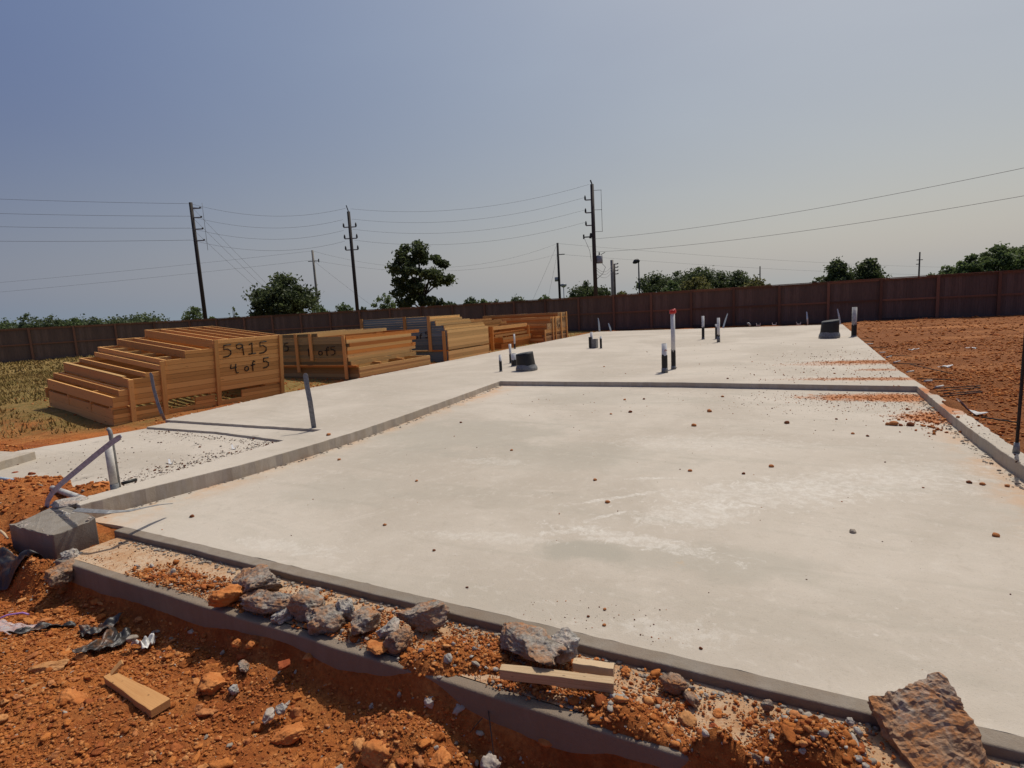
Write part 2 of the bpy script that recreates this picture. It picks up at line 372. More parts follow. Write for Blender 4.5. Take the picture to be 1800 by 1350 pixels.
# ------------------------------------------------------------------ ground
NA, NB_, NC = Fbm(3), Fbm(8), Fbm(21)
def sstep(v, a, b):
    t = np.clip((v-a)/(b-a), 0, 1); return t*t*(3-2*t)
MOUNDS = [  # x, y, top, radius x, radius y
    (*(-2.728, 2.126, -0.360)[:2], -.33, .36, .20), (*(-2.892, 1.947, -0.420)[:2], -.42, .5, .25),
    (*(-1.727, 2.239, -0.240)[:2], -.25, .26, .18, 1), (*(-1.604, 2.306, -0.200)[:2], -.235, .20, .16), (*(-1.872, 2.064, -0.380)[:2], -.40, .45, .22), (*(-1.523, 2.186, -0.360)[:2], -.42, .22, .16),
    (*(-4.235, 2.228, -0.210)[:2], -.215, .60, .13), (*(-3.318, 2.304, -0.200)[:2], -.20, .32, .20), (*(-2.544, 2.315, -0.200)[:2], -.215, .40, .14),
    (*(-1.297, 2.282, -0.200)[:2], -.20, .25, .16), (*(-0.851, 2.226, -0.200)[:2], -.215, .25, .17), (*(-0.552, 2.184, -0.200)[:2], -.205, .28, .18),
    (*(0.055, 2.322, -0.130)[:2], -.125, .22, .21), (*(-0.062, 2.137, -0.160)[:2], -.24, .20, .20), (*(0.181, 2.151, -0.140)[:2], -.22, .20, .20), (*(-1.645, 2.143, -0.270)[:2], -.285, .27, .24, 1), (-6.05, 2.03, -.27, .42, .13), (-5.62, 2.02, -.30, .2, .12), (*(-6.528, 2.122, -0.250)[:2], -.28, .3, .2),
    (*(-0.281, 2.073, -0.200)[:2], -.20, .12, .10),
    (*(-0.927, 2.104, -0.450)[:2], -.42, .16, .10), (*(-1.688, 1.833, -0.400)[:2], -.36, .25, .15),
    (*(-7.700, 2.877, -0.100)[:2], -.02, .8, .45), (*(-6.795, 3.073, -0.100)[:2], -.02, .25, .22), (*(-7.323, 2.546, -0.140)[:2], -.06, .5, .3),
    (*(1.803, 9.369, 0.000)[:2], .035, .16, .55), (*(1.758, 10.443, 0.000)[:2], .02, .10, .4),
]
def base_z(x, y):
    z = np.full_like(x, -.20)
    z = z + .09*sstep(x, 1.6, 3.0) + .05*sstep(y, 20, 40)
    # the lot falls away in front of the footing
    front = sstep(x, -7.6, -6.3)*sstep(-y, -2.55, -2.15)
    left = sstep(-x, 5.6, 6.6)*sstep(-y, -4.2, -3.0)
    fz = -.53 + .11*sstep(-y, -1.9, -1.35) + .03*sstep(-x, 2, 5)
    z = z*(1-front) + fz*front
    z = z + (-.13 - z)*left*(1-front)*.9
    ledge = sstep(x, -5.7, -5.5)*sstep(y, 2.02, 2.14)
    z = np.where((y > 2.02) & (y < 2.75) & (x > -5.6), fz*(1-ledge) + (-.33)*ledge, z)
    # under the bundles the earth is banked up to the left
    bank = sstep(-x, 11.6, 14.6)*sstep(y, 4.0, 6.0)*sstep(-y, -12.5, -9.5)
    z = z + .24*bank
    return z
def ground_z(x, y, fine=True):
    x = np.asarray(x, float); y = np.asarray(y, float); z = base_z(x, y)
    for mx, my, mt, rx, ry, *br in MOUNDS:
        b = float(base_z(np.array([mx]), np.array([my]))[0])
        hold = sstep(y, 2.06, 2.13) if (my > 2.13 and not br and mx > -5.5) else 1.0   # dirt on the ledge does not hang past its edge
        z = z + hold*(mt-b)*np.exp(-(((x-mx)/rx)**2+((y-my)/ry)**2)**1.3)
    near = sstep(-y, -3.4, -2.4)
    amp = .05 + .04*sstep(y, 6, 12) + .10*sstep(y, 45, 90)
    z = z + amp*NA.fbm(x, y, 1.1, 4)*(1-.75*near)
    if fine: z = z + near*(1-.65*((y > 2.02) & (y < 2.75)))*(.042*NB_.fbm(x, y, 4.2, 4, .55) + .020*NC.fbm(x, y, 15.0, 3, .6)) + .018*(1-near)*NB_.fbm(x, y, 4.0, 3)*sstep(x, -12, -10)
    inner = (x > -9.9) & (x < 1.72) & (y > 2.78) & (y < 31.2)
    porch_gap = (x < -6.5) & (y < 3.9)
    z = np.where(inner & ~porch_gap, -.75, z)
    z = np.where(inner & porch_gap & (x > -9.2) & (y > 3.6), np.minimum(z, -.12), z)
    return z
def gz(x, y): return float(ground_z(np.array([x]), np.array([y]))[0])
def axis(segs):
    out = []
    for a, b, st in segs: out.append(np.arange(a, b, st))
    return np.concatenate(out)
gx = np.concatenate([-np.geomspace(600, 22, 40), axis([(-22, -8, .14), (-8, 2.6, .03), (2.6, 8, .12), (8, 26, .3)]), np.geomspace(26, 600, 36)])
gy = np.concatenate([axis([(-6, .4, .3), (.4, 2.8, .025), (2.8, 6, .08), (6, 14, .14), (14, 40, .3)]), np.geomspace(40, 900, 50)])
X, Y = np.meshgrid(gx, gy, indexing='ij'); Z = ground_z(X, Y)
V = np.stack([X, Y, Z], -1).reshape(-1, 3); ni, nj = X.shape
I = (np.arange(ni-1)[:, None]*nj + np.arange(nj-1)[None, :]).ravel()
F = np.stack([I, I+nj, I+nj+1, I+1], 1)
# grass cover fades in on the left
n = NT('bare_earth_and_grass', .95, .12); c = n.coord('Object'); xyz = n.sep(c)
w = n.noise(c, .55, 6, .7); wf = n.noise(c, 4.5, 6, .75)
col = n.mix(n.ramp(n.noise(c, 1.3, 5, .65), .35, .68), DIRT_D, DIRT)
col = n.mix(n.math('MULTIPLY', n.ramp(n.noise(c, 4.0, 6, .7), .45, .75), .7), col, DIRT_L)
col = n.mix(n.ramp(n.noise(c, 34, 4, .7), .38, .66, 0, .45), col, (.14, .042, .014))
col = n.mix(n.math('MULTIPLY', n.ramp(xyz[1], 4.5, 8.0), n.ramp(xyz[0], -6, 0, .35, .85)), col, (.185, .072, .026))
# scraped paler tracks in the yard on the right
trk = n.math('MULTIPLY', n.ramp(n.noise(n.coord('Object', (.12, 1.0, 1)), .55, 4, .6, .4), .50, .66), n.ramp(xyz[1], 9, 20))
col = n.mix(n.math('MULTIPLY', trk, .55), col, (.46, .20, .075))
gm = n.math('MULTIPLY', n.ramp(n.math('ADD', xyz[0], n.math('MULTIPLY', n.math('SUBTRACT', w, .5), 7.0)), -10.9, -12.6), n.ramp(n.math('ADD', xyz[1], n.math('MULTIPLY', n.math('SUBTRACT', w, .5), 6.0)), 3.6, 6.0))
gcol = n.mix(n.ramp(wf, .35, .65), (.135, .115, .035), (.27, .165, .058))
col = n.mix(n.math('MULTIPLY', gm, n.ramp(wf, .20, .5, .55, 1)), col, gcol)
far = n.ramp(xyz[1], 40, 60); col = n.mix(far, col, (.10, .11, .04))
n.color(col).bump(n.math('ADD', n.noise(c, 30, 7, .75), n.math('MULTIPLY', n.noise(c, 7, 5, .7), 1.5)), .9, .03)
M['ground'] = n.m
ground = link('ground', mesh_np('ground', V, F, M['ground'], True)); tag(ground, 'loose orange clay ground of the building lot', kind='structure')

# ------------------------------------------------------------------ slabs
def rough_poly(poly, step=.09, amp=.007, seed=1, closed=True):
    rs = np.random.RandomState(seed); out = []
    for i, p in enumerate(poly):
        q = poly[(i+1) % len(poly)]; L = math.dist(p[:2], q[:2]); k = max(1, int(L/step)); nx, ny = (q[1]-p[1])/L, -(q[0]-p[0])/L
        a = p[2] if len(p) > 2 else amp
        for j in range(k):
            t = j/k; d = 0 if j == 0 else rs.uniform(-1, 1)*a
            out.append((p[0]+(q[0]-p[0])*t+nx*d, p[1]+(q[1]-p[1])*t+ny*d))
    return out
def slab(name, poly, z0, z1, mats, bevel=.008, label=None, seed=1):
    mb = MB(); pr = rough_poly(poly, seed=seed)
    zt = [z1(x, y) for x, y in pr] if callable(z1) else z1
    mb.prism(pr, z0, zt); o = mb.build(name, mats[0], bevel=bevel); o.data.materials.append(mats[1])
    for f in o.data.polygons:
        if abs(f.normal.z) < .5: f.material_index = 1
    return tag(o, label, kind='structure')
main = [(*(-10.088, 5.787, 0.000)[:2],), (-8.2, 5.83), (-6.36, 5.88), (-6.34, 4.2), (-6.33, 2.62), (-6.10, 2.60), (-6.05, 2.96), (-5.80, 4.1), (-5.72, 5.03), (-5.71, 6.0), (-5.77, 6.95), (-5.85, 7.9), (-5.94, 8.87), (-6.15, 11.05),
        (-2.1, 11.20), (1.65, 11.09), (1.657, 9.43), (1.669, 7.95), (1.72, 6.73), (1.765, 6.0), (1.80, 2.0), (1.96, 2.0, .012), (1.865, 6.8, .014), (1.84, 8.2, .014), (1.765, 10.7, .006), (1.66, 13.5), (1.62, 31.3), (-10.78, 31.4, .02), (-10.5, 8.8, .02)]
slab('house_slab', main, -.72, 0.0, (M['slab'], M['curb']), label='pale concrete house slab with a raised curb round the garage bay')
GZ = lambda y: -.10 - .07*(11.15-y)/8.55
# garage floor, its front edge a rounded lip
gp = [(-6.3, 2.62), (-5.53, 2.68), (1.93, 2.68), (1.90, 6.8), (1.80, 10.7), (1.66, 11.6), (-6.3, 11.6)]
slab('garage_slab', gp, -.6, lambda x, y: GZ(y), (M['garage'], M['curb']), bevel=0, label='blotched concrete garage floor one step below the house slab')
def nosing(name, x0, x1, y_face, y_back, z_top, depth, r, mat, label, seed, zb=None):
    """an edge with a rounded top, run along X with a slightly uneven line"""
    rs = np.random.RandomState(seed); k = int((x1-x0)/.08); xs = np.linspace(x0, x1, k+1)
    wob = np.interp(xs, np.linspace(x0, x1, k//3+2), rs.uniform(-.008, .006, k//3+2))
    prof = [(y_back, 0.0), (y_face+r*1.6, 0.0)] + [(y_face+r*(1-math.sin(a)), -r*(1-math.cos(a))) for a in np.linspace(.25, math.pi/2, 5)] + [(y_face, -depth*.55), (y_face+.004, -depth)]
    V = [(x, y+w_, z_top+z) for x, w_ in zip(xs, wob) for y, z in prof]; m = len(prof)
    F = [(i*m+j, i*m+j+1, (i+1)*m+j+1, (i+1)*m+j) for i in range(k) for j in range(m-1)]
    o = link(name, mesh_np(name, V, F, mat, True)); return tag(o, label, kind='structure')
nosing('garage_lip', -5.53, 1.95, 2.588, 2.685, GZ(2.68), .12, .011, M['shaded_face'], 'rounded front lip of the garage floor', 3)
# ledge outside the lip, and its outer face
lb = MB(); lb.box((-5.46, 2.165, -.7), (2.4, 2.592, -.220)); o = lb.build('door_ledge', M['ledge']); tag(o, 'sandy concrete ledge in front of the garage lip', kind='structure')
nosing('footing_edge', -5.46, 2.4, 2.10, 2.17, -.220, .42, .015, M['shaded_face'], 'rounded outer edge and face of the front footing', 9)
# porch
slab('porch_slab', [(-10.55, 3.1, .03), (-8.6, 2.95, .03), (-6.2, 2.9), (-6.2, 5.6), (-10.0, 5.62), (-10.2, 4.6, .02)], -.5, -.075, (M['porch'], M['curb']), label='lower porch slab littered with grey crumbs', seed=5)
slab('porch_ledge', [(-9.98, 5.40), (-8.2, 5.46), (-6.345, 5.30), (-6.345, 5.98), (-9.98, 5.98)], -.5, -.04, (M['porch'], M['curb']), label='narrow ledge between the porch and the house slab', seed=6)
slab('path_slab', [(*(-9.165, 3.111, -0.070)[:2],), (*(-9.413, 3.601, -0.070)[:2],), (*(-9.445, 3.550, 0.030)[:2],), (*(-10.701, 3.297, 0.030)[:2],), (-12.2, 2.2)], -.3, .035, (M['curb'], M['curb']), label='short raised concrete piece beside the porch at the left', seed=7)

# cast-off concrete spatter along the outer slab edge
mb = MB(); rs = np.random.RandomState(5)
for y in list(rs.uniform(6, 12, 60)) + list(rs.uniform(12, 31, 60)) + [6.35]*4 + [7.3]*5 + [9.6]*5:
    x = -10.09 - (y-5.8)*.14 if y < 8.8 else -10.5 - (y-8.8)*.0124
    a = rs.uniform(-.9, .9) + math.pi; L = rs.uniform(.04, .16); w_ = rs.uniform(.015, .05); y += rs.uniform(-.1, .1)
    d = Vector((math.cos(a), math.sin(a), 0)); e = Vector((-d.y, d.x, 0)); p = Vector((x+.03, y, -.006))
    k = len(mb.v); mb.v += [tuple(p+e*w_), tuple(p-e*w_), tuple(p+d*L+Vector((0, 0, rs.uniform(-.02, .01)))), tuple(p+Vector((0, 0, -.03)))]
    mb.f += [(k, k+2, k+1), (k, k+3, k+2), (k+1, k+2, k+3), (k, k+1, k+3)]; mb.sm += [False]*4
o = mb.build('concrete_spatter', M['slab']); tag(o, 'thin spikes of spilled concrete along the outer slab edge', kind='stuff')

# ------------------------------------------------------------------ boards
UNIT = {}
def unit(mat):
    if mat.name not in UNIT:
        m = MB(); m.box((-.5, -.5, -.5), (.5, .5, .5)); me = bpy.data.meshes.new('board'); me.from_pydata(m.v, [], m.f); me.materials.append(mat); UNIT[mat.name] = me
    return UNIT[mat.name]
def board(name, a, b, mat, parent, label=None):
    """axis-aligned board between two corners in the parent's frame, grain along its longest side"""
    d = [abs(b[i]-a[i]) for i in range(3)]; c = [(a[i]+b[i])/2 for i in range(3)]
    o = link(name, unit(mat), parent); o.location = c; k = d.index(max(d))
    if k == 0: o.scale = d
    elif k == 1: o.rotation_euler = (0, 0, math.pi/2); o.scale = (d[1], d[0], d[2])
    else: o.rotation_euler = (0, math.pi/2, 0); o.scale = (d[2], d[1], d[0])
    if label: o['label'] = label
    return o

# ------------------------------------------------------------------ fence
FS = 2.445
fence = empty('wooden_fence', (0, 35.8, 0)); tag(fence, 'long dark stained board fence with reddish posts round the back of the lot', 'fence')
A0 = Vector((-20.86, 35.86, 0)); B0 = Vector((-44.2, 28.4, 0)); C0 = Vector((-44.2-.425*30, 28.4-.905*30, 0))
R0 = Vector((-20.86+FS*21, 35.86, 0))
um = unit(M['picket'])
def fence_run(P, Q, nb):
    d = (Q-P)/nb; L = d.length; u = d.normalized(); ang = math.atan2(u.y, u.x)
    nrm = Vector((u.y, -u.x, 0))
    for i in range(nb):
        p = P + d*i; q = p + d; zb = float(ground_z(np.array([p.x]), np.array([p.y]), False)[0])
        base = min(-.16, zb) - .05; top = 2.08
        # pickets of one bay, one mesh
        mb = MB(); rs = np.random.RandomState(i*7+nb); t = 0.0
        while t < L-.01:
            w_ = min(.14, L-t); a = u*t; hgt = top - rs.uniform(0, .02); off = (len(mb.f)//6 % 2)*.007 + rs.uniform(0, .005)
            k = len(mb.v)
            for zz in (base, hgt):
                for s_, e_ in ((t, off), (t+w_+.001, off), (t+w_+.001, off+.02), (t, off+.02)):
                    v = u*s_ - nrm*e_; mb.v.append((v.x, v.y, zz))
            for f in ((0,3,2,1),(4,5,6,7),(0,1,5,4),(1,2,6,5),(2,3,7,6),(3,0,4,7)): mb.f.append(tuple(k+j for j in f)); mb.sm.append(False)
            t += w_
        o = mb.build('picket_panel', M['picket_run']); o.parent = fence; o.location = p - fence.location; o['kind'] = 'stuff'
        def beam(name, z0, z1, th, out, mat, s0=0, s1=None, label=None):
            o = link(name, unit(mat), fence); s1_ = L if s1 is None else s1
            c = p + u*(s0+s1_)/2 + nrm*(out+th/2) - fence.location; o.location = (c.x, c.y, (z0+z1)/2); o.rotation_euler = (0, 0, ang); o.scale = (s1_-s0, th, z1-z0)
        beam('rail', .93, 1.03, .045, .003, M['fence_post'], .07, L-.07)
        beam('top_rail', 2.00, 2.09, .045, .003, M['fence_post'], .07, L-.07)
        beam('kick_rail', base+.1, base+.24, .04, .003, M['picket'], .07, L-.07)
        beam('cap_board', 2.10, 2.14, .15, -.06, M['fence_post'], 0, L-.004)
        o = link('post', unit(M['fence_post']), fence); c = p + nrm*.045 - fence.location
        o.location = (c.x, c.y, (base+2.095)/2); o.rotation_euler = (0, math.pi/2, 0); o.scale = (2.095-base, .13, .13)
        o.rotation_mode = 'XYZ'; o.rotation_euler = (0, math.pi/2, ang)
# pickets share one world-placed material: board to board variation
n = NT('dark_stained_pickets', .85, .2); c = n.coord('Object')
gn = n.new('ShaderNodeNewGeometry'); ri = gn.outputs['Random Per Island']
col = n.mix(ri, (.125, .088, .066), (.175, .120, .088)); st = n.noise(n.coord('Object', (8, 8, .7)), 3, 5, .65)
col = n.mix(n.ramp(st, .4, .7, 0, .6), col, (.085, .062, .048)); col = n.mix(n.ramp(n.noise(n.coord('Object', (5, 5, .5)), 1.7, 6, .8), .68, .74, 0, .5), col, (.20, .15, .12))
col = n.mix(n.ramp(n.math('FRACT', n.math('MULTIPLY', ri, 9.7)), .93, 1, 0, .25), col, (.17, .13, .11))
n.color(col); M['picket_run'] = n.m
fence_run(A0, R0, 21); fence_run(A0 + (B0-A0), A0, 10); fence_run(C0, B0, 12)

# ------------------------------------------------------------------ lumber bundles
GL = {'5': [[(.92, 1), (.15, .97), (.12, .62), (.5, .66), (.86, .48), (.84, .2), (.5, .02), (.02, 0)]],
      '9': [[(.80, .72), (.5, .58), (.15, .66), (.12, .9), (.5, 1), (.82, .9), (.84, .5), (.92, 0)]],
      '1': [[(.2, .82), (.55, 1), (.52, 0)], [(.1, .02), (.95, .06)]],
      '4': [[(.18, 1), (.06, .56), (.75, .62)], [(.72, 1.0), (.62, .5), (.72, .02), (.95, .05)]],
      'o': [[(.5, .5), (.12, .42), (.05, .15), (.4, 0), (.8, .12), (.8, .4), (.5, .5)]],
      'f': [[(1.0, .86), (.75, 1), (.5, .8), (.45, .3), (.5, -.1)], [(.1, .52), (.95, .62)]],
      'i': [[(.5, 1), (.5, 0)]]}
def lettering(text, org, dx, dz, h, w, parent, r=.0135, gap=1.25, mat=None, widths=None):
    dx, dz = Vector(dx).normalized(), Vector(dz).normalized(); org = Vector(org); x = 0
    for ch in text:
        if ch == ' ': x += w*.8; continue
        mb = MB()
        for st in GL[ch]:
            mb.tube([org + dx*(x+px*w) + dz*(pz*h) for px, pz in st], r, 6)
        mb.build('letter', mat or M['ink'], parent); x += w*gap
def frame_of(p, ex, ey):
    ex = Vector(ex).normalized(); ey = Vector(ey); ez = ex.cross(ey).normalized(); ey = ez.cross(ex)
    return Matrix(((ex.x, ey.x, ez.x, p[0]), (ex.y, ey.y, ez.y, p[1]), (ex.z, ey.z, ez.z, p[2]), (0, 0, 0, 1)))
# --- nearest bundle: open frames stepping back
ba = empty('lumber_bundle', mat=frame_of((-11.806, 5.806, -.236), (.0703, .9975, 0), (-.9920, .0700, .1049)) @ Matrix.Diagonal((.8865, 1, 1, 1)))
tag(ba, 'stepped stack of orange pine frames marked 5915 and 4 of 5, nearest the porch', 'lumber bundle', 'lumber bundles along the slab')
rr = random.Random(4); WID = 2.91; END = 4.27
LA = [(.0, 0, .165), (.01, .168, .33), (.02, .39, .59), (.16, .593, .71), (.39, .713, .90), (.72, .903, .99), (1.08, .993, 1.095), (1.17, 1.098, 1.205), (1.63, 1.208, 1.36), (2.33, 1.363, 1.54)]
for i, (s0, z0, z1) in enumerate(LA):
    nxt = LA[i+1][0] if i+1 < len(LA) else END
    wy = WID + rr.uniform(-.03, .03); yo = 0
    board('front_board', (s0, yo+.04, z0), (s0+.045, wy-.04, z1), M['pine'], ba)
    spans = [(s0, END)] if i not in (1,) else [(s0, 1.15), (1.80, 2.3), (3.02, END)]
    if i == 2: spans = [(s0, END)]
    hts = [(z0, z1)] if z1-z0 < .13 else [(z0, (z0+z1)/2-.001), ((z0+z1)/2+.001, z1)]
    for a_, b_ in spans:
        for h0, h1 in hts:
            sh = rr.uniform(0, .006); board('side_plate', (a_, sh, h0+.0015), (b_-rr.uniform(0, .02), .04, h1-.0015), M['pine'], ba)
    board('side_plate', (s0, wy-.04, z0), (END, wy, z1), M['pine'], ba)
    board('back_board', (END-.04, .04, z0), (END, wy-.04, z1), M['pine'], ba)
    if i in (2, 6, 7): continue
    s = s0+.40 if i not in (3,) else s0+.12
    lim = END-.1 if i >= 8 else min(nxt+.5, END-.1)
    k = 0
    if i in (3, 4, 5): lim = min(lim, nxt-.02)
    while s < lim and k < 9: board('stud', (s, .042, z0), (s+.038, wy-.042, z1), M['pine'], ba); s += .405; k += 1
for zz in (.333,):
    for a_, b_ in ((0, .3), (.9, 1.2), (2.2, 2.5), (3.75, 4.25)): board('spacer', (a_, .045, zz), (b_, .14, zz+.054), M['pine'], ba)
    for y_ in (.9, 1.9, 3.0): board('spacer', (.0, y_, .168), (4.2, y_+.04, zz+.054), M['pine'], ba)
for k in range(4): board('cross_block', (1.212, .50+k*.62, 1.12), (1.60, .535+k*.62, 1.203), M['pine_y'], ba)
for s_, z_ in ((.34, .90), (1.03, 1.20), (2.33, 1.545), (4.17, 1.545)): board('strap_board', (s_, -.045, .0), (s_+.10, -.003, z_), M['pine'], ba)
board('top_plate', (.39, .3, .902), (.48, 2.95, .92), M['pine_y'], ba)
lettering('5915', (2.56, -.008, 1.14), (1, 0, 0), (0, 0, 1), .27, .25, ba, gap=1.35)
lettering('4', (2.72, -.008, .74), (1, 0, 0), (0, 0, 1), .22, .24, ba)
lettering('of', (3.12, -.008, .76), (1, 0, 0), (0, 0, 1), .22, .14, ba)
lettering('5', (3.66, -.008, .78), (1, 0, 0), (0, 0, 1), .24, .2, ba)

def stack(root, layers, m_front, m_side, seed, studs=True, jit=.012):
    """layers: x0, x1, y0, y1, z0, z1 frames seen from the front and the right"""
    r_ = random.Random(seed)
    for (x0, x1, y0, y1, z0, z1) in layers:
        mf = m_front if not isinstance(m_front, (list, tuple)) else r_.choice(m_front)
        ms = m_side if not isinstance(m_side, (list, tuple)) else r_.choice(m_side)
        e = r_.uniform(0, jit)
        board('front_board', (x0, y0+e, z0+.002), (x1-.041, y0+.038, z1-.002), mf, root)
        board('side_plate', (x1-.038, y0, z0+.0015), (x1-e, y1, z1-.0015), ms, root)
        board('side_plate', (x0, y0+.042, z0), (x0+.038, y1, z1), ms, root)
        board('back_board', (x0+.042, y1-.04, z0), (x1-.042, y1, z1), ms, root)
        if studs: board('stud', ((x0+x1)/2-.1, y0+.042, z0), ((x0+x1)/2-.062, y1-.044, z1), ms, root)
def courses(z0, z1, h): 
    n_ = max(1, round((z1-z0)/h)); return [(z0+(z1-z0)*i/n_, z0+(z1-z0)*(i+1)/n_) for i in range(n_)]
# --- second bundle
bb = empty('lumber_bundle', (-11.993, 12.4, -.25))
tag(bb, 'lumber stack with greenish lettered end marked 5 and 1 of 5, behind the stepped stack', 'lumber bundle', 'lumber bundles along the slab')
rr = random.Random(9); L = []
for (z0, z1) in courses(0, .40, .10): L.append((-3.1, .34 if z0 > .05 else .30, .06, 3.62, z0, z1))
stack(bb, L[:1], M['green'], M['pine_y'], 1); stack(bb, L[1:], [M['green'], M['green_pine']], M['pine_y'], 2)
L = []
for i, (z0, z1) in enumerate(courses(.47, 1.33, .108)): L.append((-3.1, rr.choice((0, -.0, .0, .10, -.02)), 0+rr.uniform(0, .012), rr.uniform(3.05, 3.45) if i < 7 else 3.58, z0, z1))
stack(bb, L, [M['green'], M['green_pine'], M['green']], [M['pine_y'], M['pine_o'], M['pine_y']], 3)
L = [(-3.1, -1.15, .0, 3.2, 1.333, 1.44)]; stack(bb, L, M['green'], M['pine_y'], 5)
for x_, z0, z1 in ((-3.05, .0, 1.46), (-2.14, .25, 1.45), (-1.52, .62, 1.45), (-.16, .05, 1.36)): board('strap_board', (x_, -.045, z0), (x_+.11, -.003, z1), M['pine'], bb)
board('spacer', (-3.1, -.01, .405), (.3, .10, .465), M['pine_o'], bb)
for x_ in (-1.3, -.9, -.5): board('spacer', (x_, .0, .405), (x_+.25, 2.0, .43), M['pine_y'], bb)
for y_ in (1.0, 2.1): board('spacer', (.0, y_, .405), (.33, y_+.1, .465), M['pine'], bb)
lettering('5', (-2.66, -.006, .92), (1, 0, 0), (0, 0, 1), .26, .2, bb)
lettering('i', (-1.66, -.006, .75), (1, 0, 0), (0, 0, 1), .24, .1, bb)
lettering('of5', (-1.2, -.006, .78), (1, 0, 0), (0, 0, 1), .25, .20, bb, gap=1.3)
# --- third bundle, primed blue on its end
bc = empty('lumber_bundle', (-11.793, 17.397, -.25))
tag(bc, 'tall lumber stack with grey blue lettered end marked 1 of 5', 'lumber bundle', 'lumber bundles along the slab')
L = []
for i, (z0, z1) in enumerate(courses(0, .42, .14)): L.append((-4.2, .0, .0, 3.05, z0, z1))
for i, (z0, z1) in enumerate(courses(.47, 1.20, .104)): L.append((-4.2, 0, .01, 3.05, z0, z1))
for i, (z0, z1, x1, y1) in enumerate(((1.203, 1.29, -.10, 2.95), (1.293, 1.38, -.12, 2.9), (1.383, 1.47, -.48, 2.5), (1.473, 1.56, -.50, 2.45), (1.563, 1.65, -.78, 2.3), (1.653, 1.74, -.82, 2.2))): L.append((-4.2, x1, 0, y1, z0, z1))
stack(bc, L, M['blue'], M['pine_y'], 12, jit=.001)
for x_, z0, z1 in ((-4.18, .3, 1.78), (-2.0, .3, 1.78), (-.86, .42, 1.76), (-.22, .0, 1.18)): board('strap_board', (x_, -.045, z0), (x_+.13, -.003, z1), M['pine'], bc)
board('spacer', (-2.6, -.06, .425), (-.9, .3, .465), M['pine_y'], bc); board('spacer', (-.8, -.03, .42), (-.05, .1, .468), M['pine_o'], bc)
lettering('i', (-1.86, -.006, .92), (1, 0, 0), (0, 0, 1), .22, .1, bc); lettering('of', (-1.5, -.006, .92), (1, 0, 0), (0, 0, 1), .20, .15, bc); lettering('5', (-1.02, -.006, .95), (1, 0, 0), (0, 0, 1), .22, .16, bc)
# --- fourth: low orange stack
bd = empty('lumber_bundle', (-12.363, 21.82, -.25))
tag(bd, 'low untidy orange lumber stack between the blue ended stack and the last one', 'lumber bundle', 'lumber bundles along the slab')
L = [(-3.0, .05, .7, 4.6, z0, z1) for z0, z1 in courses(0, .28, .09)] + [(-3.0, .12, .75, 5.0, .33, .45), (-3, .10, .75, 5.1, .455, .56), (-3, -.05, .3, 4.1, .62, .72), (-3, -.1, .2, 3.5, .73, .82), (-3, -.02, .1, 3.6, .95, 1.11)]
stack(bd, L, M['pine_o'], [M['pine_o'], M['pine_o'], M['pine']], 21)
stack(bd, [(-3.6, -1.5, .4, 4.2, 1.12, 1.23), (-3.6, -1.45, .4, 3.6, 1.24, 1.34), (-3.6, -1.7, .5, 3.0, 1.35, 1.44)], M['pine_o'], M['pine'], 22)
for x_, y_ in ((-.1, .02), (-.3, -.02), (-.62, 0)): board('strap_board', (x_, y_-.09, 0), (x_+.14, y_-.005, 1.12), M['pine_o'], bd)
board('strap_board', (.0, 3.5, .45), (.1, 3.6, 1.0), M['pine_o'], bd)
# --- fifth: last stack with strand-board side
be = empty('lumber_bundle', (-11.518, 25.51, -.15))
tag(be, 'farthest lumber stack with scribbled side near the back fence', 'lumber bundle', 'lumber bundles along the slab')
L = [(-3.4, .0, .0, 3.0, z0, z1) for z0, z1 in courses(0, .30, .10)] + [(-3.4, 0, .15, 3.02, z0, z1) for z0, z1 in courses(.36, .62, .09)] + [(-3.4, 0, .45, 3.02, z0, z1) for z0, z1 in courses(.622, .92, .1)] + [(-3.4, 0, .95, 3.04, z0, z1) for z0, z1 in courses(.922, 1.24, .105)] + [(-4.6, 0, 1.9, 3.06, z0, z1) for z0, z1 in courses(1.242, 1.43, .095)]
stack(be, L, [M['pine_o'], M['pine']], [M['osb'], M['osb'], M['pine']], 31)
for y_, z_ in ((.02, .62), (1.05, 1.25), (1.42, 1.25), (2.2, 1.44), (2.95, 1.45)): board('strap_board', (.004, y_, 0), (.05, y_+.11, z_), M['pine'], be)
board('strap_board', (-2.2, -.05, .0), (-2.1, -.003, .62), M['pine_o'], be)
lettering('5', (.006, 2.42, 1.02), (0, 1, 0), (0, 0, 1), .22, .16, be); lettering('5', (.006, 2.68, 1.04), (0, 1, 0), (0, 0, 1), .22, .16, be)
lettering('5', (.006, 1.66, .72), (0, 1, 0), (0, 0, 1), .22, .16, be); lettering('o', (.006, 1.92, .66), (0, 1, 0), (0, 0, 1), .3, .14, be)

# ------------------------------------------------------------------ utility poles
def pole(name, top, rb, rt, mat, label, group='utility poles beyond the fence', lean=(0, 0)):
    t = Vector(top); b = Vector((t.x+lean[0], t.y+lean[1], -.4)); r = empty(name, b); tag(r, label, 'utility pole', group)
    mb = MB(); mb.tube([(0, 0, 0), tuple((t-b)*.5), tuple(t-b)], [rb, (rb+rt)/2, rt], 12)
    mb.build('pole', mat, r); return r, t-b
def bracket(root, h, side, L=.95, up=.38):
    """steel arm with a standing insulator; side is the direction it points"""
    d = Vector(side).normalized(); p = Vector((0, 0, h)); mb = MB(); mb.bar(p, p+d*L, .07, .09)
    a = mb.build('bracket', M['galv_dark'], root); mb = MB(); q = p+d*L
    mb.tube([q, q+Vector((0, 0, .10)), q+Vector((0, 0, up*.6)), q+Vector((0, 0, up))], [.05, .085, .075, .04], 8); mb.build('insulator', M['dark_metal'], a)
PL = Vector((-.884, -.467, 0)); PR = -PL
